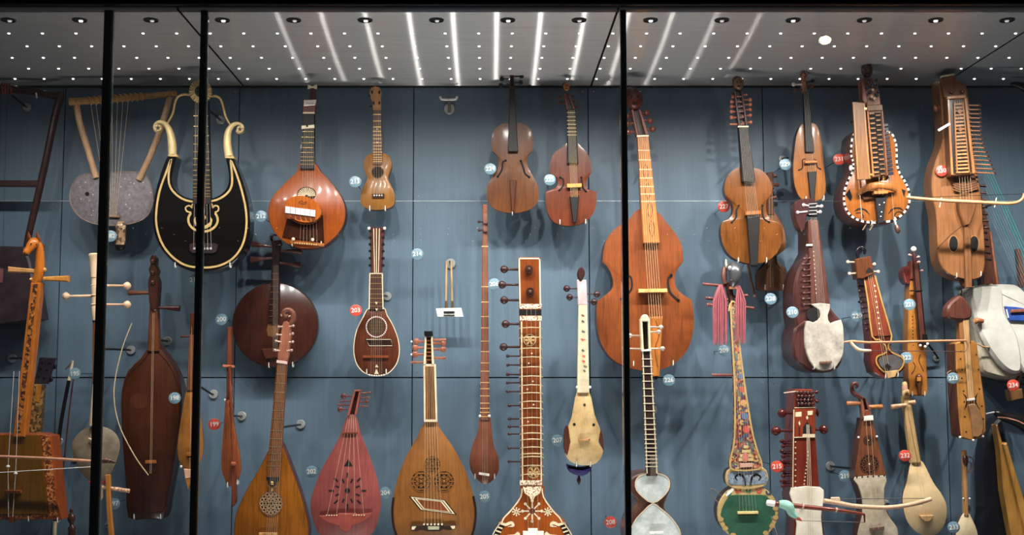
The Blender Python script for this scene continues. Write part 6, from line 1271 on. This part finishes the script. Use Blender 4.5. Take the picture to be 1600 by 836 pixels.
# --- dark harp bottom right
Cc = (1460, 630, .246)
s = Inst('black_arched_harp', 'black arched harp with golden wooden bars in the lower right corner', 'harp', Cc, 4.70, (520, 1000))
s.tube('arched_neck', [(380, 56, 0), (400, 66, 0), (440, 84, 0), (520, 108, 0), (600, 150, 0), (700, 230, 0), (760, 400, 0)], [12, 26, 30, 40, 50, 56, 50], BLACK, 12, None, 3)
s.tube('pink_edge', [(400, 92, .02), (450, 94, .03), (520, 110, .045), (580, 138, .05)], 5, wood((170, 120, 100)), 6, None, 3); s.tube('peg', [(380, 58, .01), (326, 68, .02)], [6, 5], plain((190, 190, 180)), 8)
s.plate('black_body', [(345, 200), (400, 110), (440, 110), (470, 280), (520, 520), (560, 836), (560, 1000), (300, 1000), (330, 700), (318, 420)], -.06, .1, plain((24, 24, 30), .35), .01, 2)
YB = wood((196, 146, 78), .4, .15, .2)
s.plate('golden_bar', [(394, 140), (404, 136), (436, 270), (470, 330), (560, 720), (600, 1000), (530, 1000), (490, 836), (440, 560), (420, 300)], .0, .05, YB, .004); s.plate('golden_bar', [(440, 262), (462, 250), (500, 380), (600, 700), (640, 900), (610, 900), (540, 660), (480, 420)], .02, .04, YB, .004)
s.ribbon('black_line', [(462, 330), (500, 470), (560, 720)], 8, .0024, BLACK, False, .002)  # black line running down the golden bar
for q in range(9): s.peg((470 + 10 * q, 370 + 40 * q), (482 + 10 * q, 374 + 40 * q), .012, wood((60, 40, 30)), 4, 5, 'stick')
s.bracket((1560, 760), (1562, 760), 'wall bracket hidden behind the black arched harp', back=.1)
# --- 233
s = Inst('small_stick_lute', 'small cream stick lute at the bottom edge by the pale lute', 'lute', Cc, 4.64, (208, 960))
s.plate('neck', [(184, 300), (207, 300), (219, 716), (190, 716)], .004, .02, wood((176, 132, 84)), .003); s.tube('dark_binding', [(195, 338, .0), (196, 352, .004), (198, 372, .004), (198, 394, 0)], [13, 17, 17, 12], wood((70, 44, 38)), 10)
s.body([(188, 698), (160, 745), (142, 800), (140, 860), (160, 930), (208, 958), (258, 930), (278, 860), (266, 795), (240, 735), (218, 698)], .07, skin((206, 190, 156), (180, 160, 120), .5, 9), wood((110, 70, 50)), bowl=True, names=('skin', 'bowl'))
s.tube('cord_loop', [(210, 340, .01), (240, 350, .01), (252, 390, .01), (240, 430, .01), (218, 440, .01)], 3, wood((120, 84, 66)), 6, None, 3); s.tube('cord_loop', [(206, 372, .01), (232, 380, .01), (228, 420, .01), (210, 436, .01)], 3, wood((96, 66, 56)), 6, None, 3)
for c in ((184, 606), (224, 606)): s.ballish('clip', c, 6, .004, CLEAR)
s.string((196, 400), (206, 940), .01, .01, GUT, .0005)
s.bracket((1509, 790), (1509, 790), 'wall bracket hidden behind the small cream stick lute', back=.014, rd=5)
# ================================================================ number tags
BLUE_T = plain((112, 142, 156), .4, 0, .3); RED_T = plain((206, 74, 56), .4, 0, .3)
def number_mesh(txt, size):
    cu = bpy.data.curves.new('number', 'FONT'); cu.body = txt; cu.size = size; cu.align_x = 'CENTER'; cu.align_y = 'CENTER'; cu.offset = size * .012; cu.resolution_u = 3; cu.extrude = .0004
    ob = bpy.data.objects.new('number', cu); COL.objects.link(ob)
    bpy.context.view_layer.update(); dg = bpy.context.evaluated_depsgraph_get()
    me = bpy.data.meshes.new_from_object(ob.evaluated_get(dg)); bpy.data.objects.remove(ob); bpy.data.curves.remove(cu)
    return me
TAGS = [(182, 173, 369, 0, 4.70, 'under the bowl lyre'), (211, 304, 437, 0, 4.70, 'under the lyre guitar'), (212, 408, 338, 0, 4.70, 'left of the keyed guitar'), (213, 555, 284, 0, 4.70, 'left of the ukulele'), (200, 346, 499, 0, 4.74, 'left of the moon guitar'), (203, 556, 485, 1, 4.70, 'left of the small mandolin'), (214, 652, 397, 0, 4.74, 'left of the two sticks'), (198, 273, 622, 0, 4.60, 'beside the slim honey fiddle'), (199, 335, 663, 1, 4.70, 'left of the boat-shaped fiddle'), (202, 487, 737, 0, 4.70, 'left of the red lute'), (204, 602, 770, 0, 4.70, 'left of the pear lute'), (205, 757, 776, 0, 4.70, 'under the long-necked lute'), (206, 772, 444, 0, 4.66, 'by the sitar pegs'), (207, 871, 688, 0, 4.70, 'left of the violet-based fiddle'), (208, 954, 816, 1, 4.70, 'left of the double heart lute'), (209, 1131, 548, 0, 4.70, 'under the pink tassels'), (210, 1238, 488, 0, 4.54, 'on the side of the rabab'), (215, 1214, 729, 1, 4.46, 'by the sarangi pegs'), (219, 1320, 744, 0, 4.70, 'left of the rose rebab'), (220, 1339, 494, 0, 4.70, 'left of the gilt-edged fiddle'), (221, 1421, 476, 0, 4.62, 'on the board fiddle'), (222, 1416, 559, 0, 4.64, 'low on the board fiddle'), (223, 1489, 591, 0, 4.52, 'on the nailed box fiddle'), (224, 766, 264, 0, 4.70, 'left of the violin'), (225, 859, 281, 0, 4.70, 'left of the treble viol'), (226, 1045, 594, 0, 4.70, 'under the bass viol'), (227, 1131, 323, 1, 4.70, 'left of the glossy viola'), (228, 1204, 467, 0, 4.70, 'under the rough waisted fiddle'), (229, 1227, 257, 0, 4.70, 'left of the narrow fiddle'), (230, 1471, 267, 1, 4.612, 'on the keyed fiddle'), (231, 1311, 249, 1, 4.70, 'left of the hurdy-gurdy'), (232, 1414, 712, 1, 4.60, 'on the pale lute neck'), (233, 1490, 824, 0, 4.60, 'by the small stick lute'), (234, 1583, 602, 1, 4.64, 'under the white skin harp'), (195, 117, 584, 0, 4.66, 'by the black bow tip'), (197, 178, 787, 0, 4.72, 'by the cross stick')]
for num, u, v, red, d, where in TAGS:
    sl = {230: .007, 221: .078, 222: .058, 223: .058, 210: .036, 232: .03, 198: .118}.get(num, YW - d - .001)
    c = P(u, v, d); r = 9.2 * d / FPX
    e = bpy.data.objects.new('number_tag', None); COL.objects.link(e); e.location = c; e.empty_display_size = .02
    tag(e, 'round %s number tag reading %d %s' % ('orange-red' if red else 'pale blue', num, where), 'number tag', 'number tags')
    rg = lambda q, y: [Vector((q * 1.03 * math.cos(2 * math.pi * k / 28), y, q * .97 * math.sin(2 * math.pi * k / 28))) for k in range(28)]
    mk('disc', loft([rg(r * .94, -.0025), rg(r, -.0018), rg(r, .0005)]), RED_T if red else BLUE_T, e)
    me = number_mesh(str(num), r * 1.05); o = link('number', me, WHITE, e, 0); o.rotation_euler = (math.pi / 2, math.radians(-4), 0); o.location = (0, -.0029, 0)
    mk('stem', tubevf([Vector((0, 0, 0)), Vector((.0, sl, 0))], [.0014, .0014], 6), ROD, e)
# ================================================================ pieces of parts become sub-parts
GROUPS = [(('fret', 'fret_dot', 'inlay', 'edge_binding', 'edge_inlay', 'inlay_band', 'dark_band', 'dot_inlay', 'ring_inlay', 'petal_inlay', 'binding', 'lozenge_inlay', 'nut', 'neck_inlay', 'neck_stripe', 'neck_groove', 'black_edge', 'capo', 'capo_screw', 'painted_stem', 'gold_edge', 'neck_rib', 'pagoda_tier', 'idol', 'idol_base'), ('fingerboard', 'neck')),
 (('peg', 'pegbox_slot', 'tuning_pin', 'tuning_hole', 'peg_tip', 'tuner', 'tuner_button', 'tuning_post', 'peg_knob', 'corner_knob', 'stripe', 'peg_cap', 'crossbar', 'string_bar', 'silver_stay'), ('pegbox', 'pegbox_floor', 'head', 'head_box', 'headstock', 'hook_head')),
 (('bridge_pin', 'bridge_inlay'), ('bridge',)), (('pin', 'tailpiece_inlay', 'tailpiece_stud'), ('tailpiece',)),
 (('f_hole', 'f_hole_eye', 'sound_hole', 'slit', 'c_hole', 'hole_ring', 'pearl', 'edging', 'dark_edge', 'rose_hole', 'inlay_plate', 'paler_patch', 'edge_line', 'tail_line', 'rim', 'scroll_hole', 'side_plate', 'edge_band', 'ivory_block', 'oval_hole', 'oval_rim', 'nail', 'bird_inlay', 'flower_petal', 'snow_ray', 'snow_tip', 'snow_centre', 'leaf_scroll', 'band_inlay', 'band_tooth', 'band_edge', 'painted_flower', 'stitch'), ('soundboard', 'skin', 'body', 'skin_body')),
 (('border', 'rosette_ring', 'crescent', 'boss', 'scroll_inlay', 'cloud_motif', 'gilt_scroll'), ('body', 'soundboard')), (('ray', 'tuning_peg'), ('sun_centre', 'pegbox')), (('star',), ('rosette',)), (('rosette_spoke',), ('rosette',)),
 (('rose_lace', 'rose_ring'), ('rose',)), (('rose_bar', 'rose_loop', 'rose_boss', 'rose_rim', 'rose_ground', 'rose_petal', 'tack'), ('soundboard', 'wooden_table')), (('key', 'key_front', 'key_tangent', 'key_bar', 'key_shank', 'key_button', 'box_rail', 'box_edge', 'box_end', 'box_rim', 'key_box_opening', 'key_box_bed', 'painted_flourish'), ('key_box',)),
 (('lid_edge', 'hinge'), ('lid',)), (('eye', 'nose', 'mouth', 'hair', 'nostril', 'ear'), ('carved_head', 'horse_head')), (('mane',), ('horse_neck',)), (('ivory_inlay', 'arch', 'small_pillar'), ('panel',)), (('collar_edge',), ('collar_inlay',)), (('pickguard_line',), ('pickguard',)), (('curl',), ('blue_field',)), (('cord', 'knot'), ('yoke',)), (('dragon_brow', 'snout', 'jaw', 'horn', 'dragon_mane'), ('dragon_head',)), (('stick_end', 'tie'), ('card',)), (('foot_cap',), ('foot',)), (('scroll_eye',), ('scroll',)), (('front_peg_boss',), ('front_peg',))]
for s in ALL:
    kids = list(s.e.children); base = {}
    for k in kids: base.setdefault(k.name.split('.')[0], []).append(k)
    used = set()
    for small, hosts in GROUPS:
        host = next((base[h][0] for h in hosts if h in base), None)
        if host is None or host.name in used: continue
        for nm in small:
            for k in base.get(nm, []):
                if k is host or k.children: continue
                h = host
                if len(base[host.name.split('.')[0]]) > 1:      # nearest of several hosts
                    cen = lambda o: sum((Vector(q) for q in o.bound_box), Vector()) / 8
                    h = min(base[host.name.split('.')[0]], key=lambda o: (cen(o) - cen(k)).length)
                if h.parent is s.e: k.parent = h; used.add(k.name)
